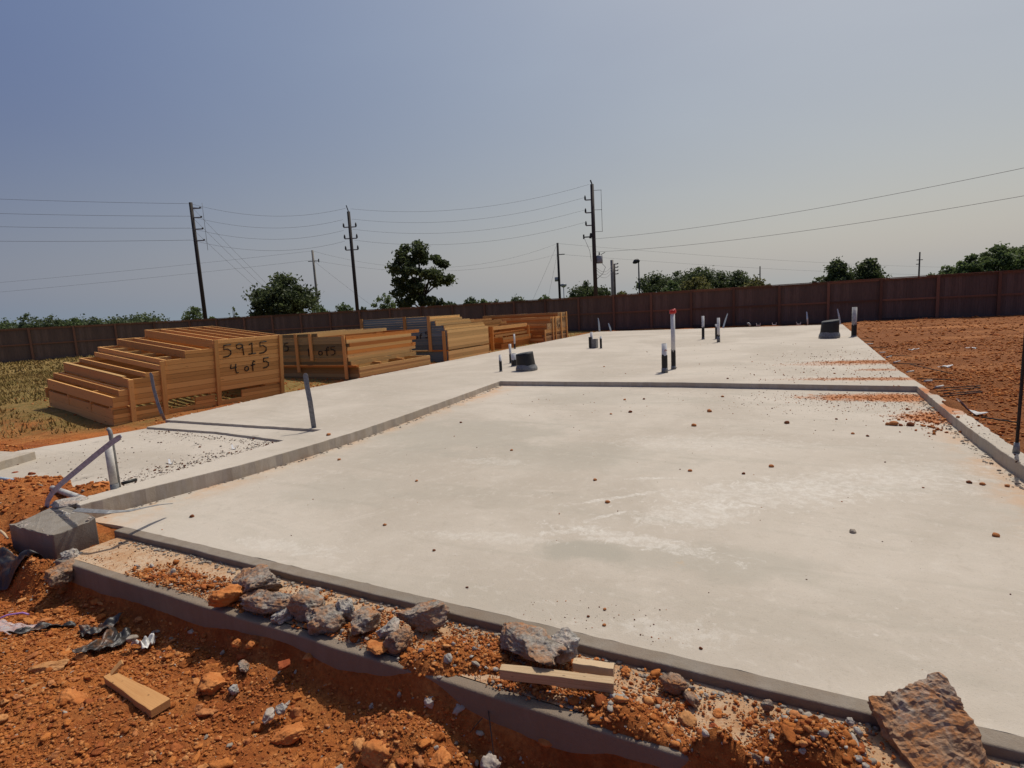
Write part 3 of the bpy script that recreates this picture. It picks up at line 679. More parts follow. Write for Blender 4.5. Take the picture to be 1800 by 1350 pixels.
p1, h1 = pole('utility_pole', (-45.947, 30.941, 11.919), .17, .14, M['pole_wood'], 'leftmost tall dark pole with four wires, beside a small round tree')
for k, dz in enumerate((.5, 1.25, 2.2, 3.15)): bracket(p1, h1.z-dz, PR, .75, .12)
mb = MB(); mb.bar(h1+Vector((0,0,-.4)), h1+PR*.9+Vector((0,0,-.5)), .03, .03); mb.tube([h1+PR*.95+Vector((0, 0, z_)) for z_ in (-.1, -1.4, -2.6, -4.0)], .015, 5); mb.build('jumper_wire', M['wire'], p1)
p2, h2 = pole('utility_pole', (-36.340, 39.300, 10.996), .17, .14, M['pole_wood'], 'tall dark pole with three pairs of bracket arms, left of the big open tree')
for dz in (1.35, 2.35, 3.35): bracket(p2, h2.z-dz, PL, .55); bracket(p2, h2.z-dz, PR, .55)
mb = MB(); mb.bar(h2, h2+PL*.15+Vector((0, 0, .55)), .05, .08); mb.build('top_pin', M['dark_metal'], p2)
p3, h3 = pole('utility_pole', (-16.026, 46.699, 11.587), .19, .15, M['pole_wood'], 'tallest pole, carrying arms on its left and a grey transformer')
for dz in (1.25, 2.30, 3.35): bracket(p3, h3.z-dz, PL, .62)
mb = MB(); mb.bar(h3, h3+PL*.12+Vector((0, 0, .35)), .06, .1); mb.build('top_pin', M['dark_metal'], p3)
mb = MB(); q = Vector((0, 0, h3.z-4.3)); mb.bar(q, q+PL*.85, .09, .09); mb.bar(q+PL*.85+Vector((0,0,-.15)), q+PL*.85+Vector((0,0,.22)), .12, .10); mb.bar(q+PL*.3+Vector((0,0,-.12)), q+PL*.2+Vector((0,0,.3)), .14, .2); mb.build('switch_arm', M['dark_metal'], p3)
mb = MB(); q = PR*.42+Vector((0, 0, h3.z-6.55)); mb.tube([q, q+Vector((0, 0, .05)), q+Vector((0, 0, .62)), q+Vector((0, 0, .68))], [.26, .28, .28, .20], 16); tr = mb.build('transformer', M['grey_metal'], p3)
mb = MB(); mb.tube([q+Vector((0, 0, .68)), q+Vector((0, 0, .95))], [.07, .04], 8); mb.bar(q+PR*.1+Vector((0,0,.7)), q+PR*.5+Vector((0,0,.9)), .05, .05); mb.build('bushing', M['dark_metal'], tr)
mb = MB(); pts = [q+PR*.2, q+PR*.5+Vector((0, 0, -.35)), q+PR*.25+Vector((0, 0, -.9)), Vector((.1, 0, h3.z-7.9))]; mb.tube(pts, .02, 5)
mb.tube([q+PL*.7+Vector((0, 0, .2)), q+PL*.8+Vector((0, 0, 1.1)), q+PL*1.2+Vector((0, 0, 2.1))], .015, 5); mb.build('service_wire', M['wire'], p3)
mb = MB(); mb.tube([h3+PR*.75+Vector((0, 0, z_)) for z_ in (-.5, -2.1, -3.9)], .018, 5)
for z_ in (-.5, -2.1, -3.9): mb.bar(h3+Vector((0,0,z_)), h3+PR*.78+Vector((0,0,z_)), .03, .03)
mb.build('jumper_wire', M['wire'], p3)
p4, h4 = pole('utility_pole', (-65.787, 62.685, 11.904), .20, .16, M['pole_grey'], 'shorter grey pole beside the dark round tree')
mb = MB(); mb.bar(Vector((0, 0, h4.z-1.6))+PL*.8, Vector((0, 0, h4.z-1.6))+PR*.8, .1, .1); mb.bar(PR*.8+Vector((0,0,h4.z-1.8)), PR*.8+Vector((0,0,h4.z-1.3)), .12, .12); mb.build('crossarm', M['dark_metal'], p4)
p5, h5 = pole('utility_pole', (-36.658, 88.360, 11.989), .22, .18, M['pole_wood'], 'thin dark pole with guy wires, left of the transformer pole')
mb = MB(); mb.bar(Vector((0, 0, h5.z-1.9)), Vector((0, 0, h5.z-1.9))+PR*1.1, .14, .14); mb.build('crossarm', M['dark_metal'], p5)
mb = MB(); q = PL*.45+Vector((0, 0, h5.z-6.3)); mb.tube([q, q+Vector((0, 0, .7))], .28, 12); mb.build('transformer', M['grey_metal'], p5)
p6, h6 = pole('utility_pole', (-18.451, 59.427, 6.179), .19, .17, M['pole_grey'], 'squat double wooden pole right of the transformer pole')
mb = MB(); mb.tube([PR*.24+Vector((0, 0, 0)), PR*.24+Vector((0, 0, h6.z-.5))], .11, 10); mb.build('pole', M['pole_wood'], p6)
for dz in (.45, .8, 1.15, 1.5): bracket(p6, h6.z-dz, PR, .62, .10)
p7, h7 = pole('utility_pole', (29.001, 199.397, 11.190), .24, .18, M['pole_wood'], 'far thin pole above the fence at the right, left of the green trees')
mb = MB(); mb.bar(Vector((0, 0, h7.z-2.2))+PL*.8, Vector((0, 0, h7.z-2.2))+PR*.9, .2, .2); mb.bar(Vector((0, 0, h7.z-3.4))+PL*.9, Vector((0, 0, h7.z-3.4)), .2, .2); mb.build('crossarm', M['dark_metal'], p7)
p8, h8 = pole('utility_pole', (-13.705, 211.070, 11.170), .24, .18, M['pole_wood'], 'farthest short pole standing up from the hedge of dark trees')
# street lights
T_ = Vector((-22.264, 85.023, 7.610)); sl = empty('street_light', (T_.x, T_.y, -.4)); tag(sl, 'dark area light on a pole with a drooping head, beside the dark trees', 'street light')
mb = MB(); mb.tube([(0, 0, 0), (0, 0, T_.z+.4)], [.13, .10], 10); mb.build('pole', M['dark_metal'], sl)
mb = MB(); q = Vector((0, 0, T_.z+.35)); mb.tube([q+PR*.15, q+PL*.15+Vector((0, 0, .12)), q+PL*.55+Vector((0, 0, -.02)), q+PL*.85+Vector((0, 0, -.2))], [.14, .34, .34, .12], 12); mb.build('lamp_head', M['dark_metal'], sl)
T_ = Vector((-57.548, 141.623, 7.061)); s2 = empty('street_light', (T_.x, T_.y, -.4)); tag(s2, 'small far grey light on a thin pole beside the guyed pole', 'street light')
mb = MB(); mb.tube([(0, 0, 0), (0, 0, T_.z+.1)], .12, 8); mb.build('pole', M['grey_metal'], s2)
mb = MB(); mb.tube([(0, 0, T_.z-.3), (0, 0, T_.z+.1), (0, 0, T_.z+.6), (0, 0, T_.z+.75)], [.15, .8, .9, .3], 12); mb.build('lamp_head', M['grey_metal'], s2)
# wires
def wire(p, q, sag, label, rad=.014, group='power lines over the lot', k=24):
    p, q = Vector(p), Vector(q); pts = [p.lerp(q, i/k) - Vector((0, 0, sag*4*(i/k)*(1-i/k))) for i in range(k+1)]
    c = pts[0]; mb = MB(); mb.tube([v-c for v in pts], rad*.72, 5); o = mb.build('power_line', M['wire'], None, c); tag(o, label, 'power line', group); return o
ORD = ('top', 'second', 'third', 'lowest')
for k, (a_, b_, c_, d_, e_) in enumerate((((-45.946, 30.927, 11.824), (-71.211, 17.962, 14.331), (-36.547, 39.238, 11.311), (-36.185, 39.418, 11.238), (-16.217, 46.600, 11.599)),
        ((-46.016, 30.731, 10.787), (-71.193, 17.768, 13.004), (-36.759, 38.974, 10.317), (-36.082, 39.333, 10.325), (-16.542, 46.265, 10.530)),
        ((-45.960, 30.608, 9.790), (-71.176, 17.596, 11.820), (-36.700, 38.858, 9.356), (-35.979, 39.248, 9.413), (-16.527, 46.113, 9.488)),
        ((-45.861, 30.507, 8.789), (-71.157, 17.396, 10.446), (-36.597, 38.765, 8.393), (-35.876, 39.155, 8.449), (-16.513, 45.961, 8.445)))):
    wire(a_, b_, .15, ORD[k] + ' of the four wires leaving the frame left of the leftmost pole', .018)
    wire(a_, c_, .85, ORD[k] + ' of the four sagging wires between the leftmost pole and the armed pole', .014)
    wire(d_, e_, 1.0, ORD[k] + ' of the four sagging wires between the armed pole and the transformer pole', .012)
wire((-15.815, 46.113, 7.029), (11.537, 31.983, 6.711), .5, 'upper of the two lines climbing to the right from the transformer pole', .015)
wire((-15.799, 45.954, 5.940), (11.555, 31.802, 5.469), .5, 'lower of the two lines climbing to the right from the transformer pole', .015)
wire((-65.786, 62.672, 11.819), (-122.514, 32.303, 9.230), .3, 'upper faint line from the shorter grey pole off to the left', .018); wire((-65.767, 62.475, 10.464), (-122.494, 32.094, 7.790), .3, 'lower faint line from the shorter grey pole off to the left', .018)
wire((-65.786, 62.672, 11.819), (-36.657, 88.347, 11.895), 3.2, 'upper faint line between the shorter grey pole and the guyed pole', .018); wire((-65.767, 62.475, 10.464), (-36.632, 88.087, 10.114), 2.2, 'lower faint line between the shorter grey pole and the guyed pole', .018)
wire((-36.657, 88.347, 11.895), (65.577, 206.231, 4.144), 1.5, 'upper faint line from the guyed pole off to the right', .02); wire((-36.212, 88.305, 10.088), (65.602, 205.966, 2.329), 1.5, 'lower faint line from the guyed pole off to the right', .02)
for k, (a_, b_) in enumerate((((-45.814, 30.945, 11.485), (-49.513, 40.624, 5.471)), ((-45.803, 30.827, 10.679), (-49.930, 40.381, 5.322)), ((-45.789, 30.689, 9.732), (-50.557, 40.038, 5.244)))):
    wire(a_, b_, .05, ('upper', 'middle', 'lower')[k] + ' of the three guy wires slanting from the leftmost pole to the round tree', .013, 'guy wires')
wire((-65.614, 62.541, 10.370), (-59.239, 67.115, 3.332), .1, 'guy wire slanting right from the shorter grey pole', .018, 'guy wires')
wire((-36.738, 88.276, 11.713), (-41.086, 86.892, 2.772), .1, 'longer guy wire slanting left from the thin guyed pole', .02, 'guy wires'); wire((-36.715, 88.030, 10.026), (-38.773, 88.122, 2.821), .1, 'shorter guy wire slanting left from the thin guyed pole', .02, 'guy wires')
for k, (a_, b_) in enumerate((((-15.612, 45.856, 4.650), (-18.470, 59.325, 5.576)), ((-15.609, 45.828, 4.460), (-18.465, 59.281, 5.274)), ((-15.605, 45.787, 4.176), (-18.460, 59.228, 4.911)))): wire(a_, b_, .5, ('upper', 'middle', 'lower')[k] + ' loop of service cable between the transformer pole and the squat pole', .02, 'service cables')

# ------------------------------------------------------------------ trees
def tree(label, top, wpx, dist, leaf, seed, n=2600, kind='round', base=-.5, group='trees beyond the fence', name='tree', open_=0.0, size=None, low=.12):
    T = Vector(top); Rad = wpx/981*dist; H = T.z-base; rs = np.random.RandomState(seed); root = empty(name, (T.x, T.y, base)); tag(root, label, 'tree', group)
    cz = H*(.5+low/2); hz = H*(.5-low/2)
    K = 64 if open_ else 58; C = []
    while len(C) < K:
        v = rs.uniform(-1, 1, 3)
        if np.linalg.norm(v) > 1: continue
        if kind == 'round' and np.linalg.norm(v) < .35: continue
        if kind == 'flat' and v[2] < -.1: v[2] *= .3
        if kind == 'cone': v[:2] *= (1-.55*(v[2]+1)/2)
        C.append(v*np.array([Rad*.80, Rad*.80, hz*.84]) + np.array([0, 0, cz]))
    C = np.array(C); C[0] = (0, 0, H-hz*.16)
    rad = rs.uniform(.12, .36, K)*(.62 if open_ else .95)*min(Rad, hz*1.3)
    per = n//K; idx = np.repeat(np.arange(K), per); m = len(idx)
    d = rs.normal(size=(m, 3)); d /= np.linalg.norm(d, axis=1)[:, None]; d *= (rs.rand(m)**.5*(1+.25*rs.normal(size=m)))[:, None]
    P = C[idx] + d*rad[idx][:, None]*np.array([1.15, 1.15, .8])
    sz = (size or max(.10, .0018*dist))*rs.uniform(.7, 1.5, m)
    a = rs.normal(size=(m, 3)); a /= np.linalg.norm(a, axis=1)[:, None]; b = np.cross(a, rs.normal(size=(m, 3))); b /= np.linalg.norm(b, axis=1)[:, None]
    a *= sz[:, None]; b *= (sz*.62)[:, None]
    V = np.stack([P-a, P+b, P+a, P-b], 1).reshape(-1, 3); F = np.arange(len(V)).reshape(-1, 4)
    cr = link('crown', mesh_np('crown', V, F, leaf), root)
    mb = MB(); tr = max(.08, Rad*.055); mid = Vector((rs.uniform(-.1, .1)*Rad, 0, cz*.6))
    mb.tube([(0, 0, 0), tuple(mid), (0, 0, cz), tuple(C[0]*.95)], [tr*1.5, tr, tr*.7, tr*.2], 8)
    for k in range(1, 22 if open_ else 8):
        c = Vector(C[k]); s0 = Vector((0, 0, cz*rs.uniform(.35, .8)))
        mb.tube([s0, s0.lerp(c, .5)+Vector((0, 0, Rad*.06)), c], [tr*.55, tr*.35, tr*.1], 6)
    mb.build('trunk', M['bark'], root); return root
LD, LM, LO, LF = M['leaf_dark'], M['leaf_mid'], M['leaf_olive'], M['leaf_far']
tree('dense dark round tree beside the shorter grey pole', (-53.379, 45.646, 6.887), 62, 64, LD, 1, 19000, size=.17, low=.02)
tree('big open tree with see-through crown right of the armed pole', (-34.572, 46.807, 9.203), 64, 56, LD, 2, 12000, 'open', open_=1, size=.17, low=.10)
tree('bushy tree at the left foot of the big open tree', (-40.101, 47.656, 4.011), 26, 60, LM, 3, 2600)
tree('small round tree behind the base of the leftmost pole', (-54.452, 35.455, 3.662), 25, 56, LM, 4, 2600)
tree('spindly sapling between the leftmost pole and the dark round tree', (-54.549, 39.964, 3.634), 14, 60, LM, 5, 500, 'open', open_=1)
tree('green shrub just right of the dark round tree', (-57.895, 55.319, 3.650), 20, 75, LM, 6, 1800)
tree('low green tree left of the armed pole', (-57.256, 59.101, 3.784), 22, 78, LM, 7, 1800)
tree('low dark shrub right of the armed pole', (-54.854, 60.275, 3.165), 14, 78, LD, 8, 1200)
tree('dark round tree behind the transformer pole', (-27.847, 77.095, 4.915), 40, 80, LD, 9, 6000)
tree('dark low tree between transformer pole and squat pole', (-26.457, 79.966, 3.960), 20, 82, LD, 10, 2000)
tree('pale olive shrub right of the squat pole', (-24.808, 84.171, 3.370), 18, 85, LO, 11, 1500)
for i, (px, py, w_, lf, lb) in enumerate(((1150, 480, 46, LD, 'dark tree right beside the drooping area light'), (1190, 476, 44, LD, 'second dark tree of the mass right of the area light'), (1226, 470, 42, LD, 'tallest dark tree in the mass right of the area light'),
        (1222, 487, 34, LO, 'olive tinted tree in front of the dark mass'), (1262, 476, 40, LD, 'dark tree right of the tallest in the mass'), (1300, 477, 40, LD, 'dark spiky tree at the right end of the mass'), (1328, 490, 30, LO, 'olive low tree at the foot of the farthest pole'), (1180, 494, 20, LM, 'green low tree at the foot of the dark mass'))):
    tree(lb, ((-21.593, 91.978, 5.994), (-19.570, 99.966, 6.458), (-15.772, 97.433, 6.628), (-13.985, 84.375, 4.623), (-13.190, 102.129, 6.026), (-9.406, 98.343, 5.513), (-6.640, 92.729, 4.022), (-17.011, 82.718, 4.246))[i], w_, 90, lf, 20+i, 6000, 'cone' if i == 5 else 'round')
tree('left of the two dark bushy trees above the right fence', (4.545, 105.874, 6.556), 36, 90, LD, 31, 7000, 'cone', size=.2)
tree('right of the two dark bushy trees above the right fence', (8.933, 108.165, 6.375), 40, 90, LD, 32, 7000, 'cone', size=.2)
tree('low dark shrub left of the two bushy trees', (2.024, 115.590, 4.167), 18, 100, LD, 33, 1200)
tree('small green tree right of the far thin pole', (22.401, 126.502, 5.125), 18, 100, LM, 34, 2000)
tree('low scrubby tree at the foot of the far thin pole', (19.893, 124.970, 3.769), 18, 100, LM, 35, 1000)
for i, (w_, lb) in enumerate(((30, 'leftmost tree of the green group at the right edge'), (38, 'middle tree of the green group at the right edge'), (40, 'tree of the green group cut by the right edge of the frame'))):
    tree(lb, ((22.702, 109.676, 6.002), (26.137, 111.668, 7.159), (30.358, 113.859, 6.899))[i], w_, 85, LM, 40+i, 9000, size=.2)
FT = (((-215.903, 80.770, 6.984), 26, 'far tree at the left edge of the frame'), ((-197.448, 79.277, 8.087), 20, 'far flat crowned tree, tallest of the far row at the left'), ((-191.373, 82.355, 7.228), 22, 'far wide flat crowned tree in the left row'), ((-174.253, 79.746, 5.653), 15, 'far rounded tree left of a greener one'),
      ((-158.213, 76.746, 5.253), 18, 'greener round tree in the far left row'), ((-153.018, 79.312, 4.086), 11, 'small pale far tree left of the stepped stack'), ((-160.287, 86.831, 3.734), 8, 'low far shrub above the stepped stack'), ((-156.771, 88.725, 3.970), 8, 'tiny far tree above the stepped stack'), ((-152.026, 91.141, 3.375), 9, 'lowest far shrub near the leftmost pole'), ((-112.964, 77.534, 3.337), 9, 'low far shrub right of the leftmost pole'),
      ((-221.745, 77.843, 8.030), 30, 'far tree just beyond the left edge of the frame'), ((-63.830, 103.696, 4.656), 12, 'far bushy tree right of the big open tree'), ((-66.324, 113.723, 4.210), 14, 'far low tree two right of the big open tree'), ((-68.641, 123.873, 3.954), 12, 'far dark low tree above the blue ended stack'), ((-64.102, 126.358, 4.520), 20, 'far dark tree left of the guy wires'), ((-53.777, 120.375, 4.352), 13, 'far pale brownish tree at the foot of the guy wires'), ((-48.256, 123.200, 3.749), 10, 'far low dark shrub beside the small far light'), ((-62.071, 93.038, 3.515), 12, 'low far shrub under the right side of the big open tree'))
for i, (T_, w_, lb) in enumerate(FT):
    tree(lb, T_, w_*1.15, 150, LF if i % 3 else LM, 60+i, 1500, 'flat' if i in (1, 2, 3) else 'round', low=0)
# the wood behind the far row reads as one mass
rs = np.random.RandomState(77); P = []
for k in range(520):
    px = rs.uniform(-.99, -.62); D_ = rs.uniform(165, 200)
    c = np.array([D_*(-.467+.884*px), D_*(.884+.467*px), rs.uniform(1.0, 4.6)]); d = rs.normal(size=(26, 3)); P.append(c+d*np.array([1.5, 1.5, .8]))
P = np.concatenate(P); m = len(P); a = rs.normal(size=(m, 3)); a /= np.linalg.norm(a, axis=1)[:, None]; b = np.cross(a, rs.normal(size=(m, 3))); b /= np.linalg.norm(b, axis=1)[:, None]
V = np.stack([P-a*.4, P+b*.3, P+a*.4, P-b*.3], 1).reshape(-1, 3)
o = link('distant_wood', mesh_np('distant_wood', V, np.arange(len(V)).reshape(-1, 4), LF)); tag(o, 'far off green wood low over the left end of the fence', kind='stuff')

# ------------------------------------------------------------------ rocks
import bmesh
from mathutils import noise as mnoise
ICO = {}
def ico(sub):
    if sub not in ICO:
        bm = bmesh.new(); bmesh.ops.create_icosphere(bm, subdivisions=sub, radius=1.0)
        ICO[sub] = (np.array([v.co[:] for v in bm.verts]), np.array([[v.index for v in f.verts] for f in bm.faces])); bm.free()
    return ICO[sub]
def rock_shape(seed, sub, planes=9, rough=.10, dims=(1, 1, 1), flat=.72):
    rs = np.random.RandomState(seed); V, F = ico(sub); V = V.copy()
    for k in range(planes):
        n = rs.normal(size=3); n /= np.linalg.norm(n); d = rs.uniform(flat, .95); t = V@n - d; t = np.where(t > 0, t, 0); V -= t[:, None]*n
    if rough:
        for i in range(len(V)):
            p = Vector(V[i]); a = 0
            for o_, g in ((1.7, .5), (4.1, .30), (9.0, .22), (19.0, .15), (41.0, .09)): a += g*mnoise.noise(p*o_ + Vector((seed*3.1, seed*1.7, 0)))
            V[i] *= 1+rough*2.2*a
    return V*np.array(dims), F
def rock(name, pos, dims, mat, label, cat, seed, sub=4, planes=8, rough=.12, rot=None, group=None, sink=.25, smooth=False, flat=.72):
    """dims are full width, depth, height in metres; pos is the centre"""
    V, F = rock_shape(seed, sub, planes, rough, tuple(d/2 for d in dims), flat)
    o = link(name, mesh_np(name, V, F, mat, smooth)); o.location = pos
    r_ = random.Random(seed); o.rotation_euler = rot if rot is not None else (r_.uniform(-.2, .2), r_.uniform(-.2, .2), r_.uniform(0, 6))
    return tag(o, label, cat, group)

# ------------------------------------------------------------------ foundation block and its rubble
mb = MB(); poly = rough_poly([(-6.42, 2.17), (-5.66, 2.185), (-5.62, 2.50), (-6.42, 2.58)], .05, .0015, 4)
rs = np.random.RandomState(6); zt = [-.075+.05*max(0, (p[1]-2.3)/.2)+rs.uniform(-.010, .008) for p in poly]
mb.prism(poly, -.75, zt); blk = mb.build('footing_block', M['shaded_face'], bevel=.006)
tag(blk, 'squared concrete footing block with a crumbled top at the corner of the slab', 'concrete block')
bt = MB(); rr = random.Random(5)
for k in range(150):
    x, y = rr.uniform(-6.40, -5.66), rr.uniform(2.19, 2.50); h_ = rr.uniform(.004, .02); s = rr.uniform(.008, .03); z = -.08+.05*max(0, (y-2.3)/.2)
    V_, F_ = rock_shape(k, 1, 3, 0, (s, s, h_)); n0 = len(bt.v); bt.v += [(v[0]+x, v[1]+y, v[2]+z) for v in V_]; bt.f += [tuple(int(i)+n0 for i in f) for f in F_]; bt.sm += [False]*len(F_)
o = bt.build('loose_crumbs', M['chunk_clean'], blk); o['kind'] = 'stuff'
rock('concrete_chunk', (-6.326, 2.645, -0.020), (.42, .28, .09), M['chunk_clean'], 'rough slab of broken concrete on the back of the footing block', 'concrete chunk', 201, rot=(0, 0, .3), flat=.6)

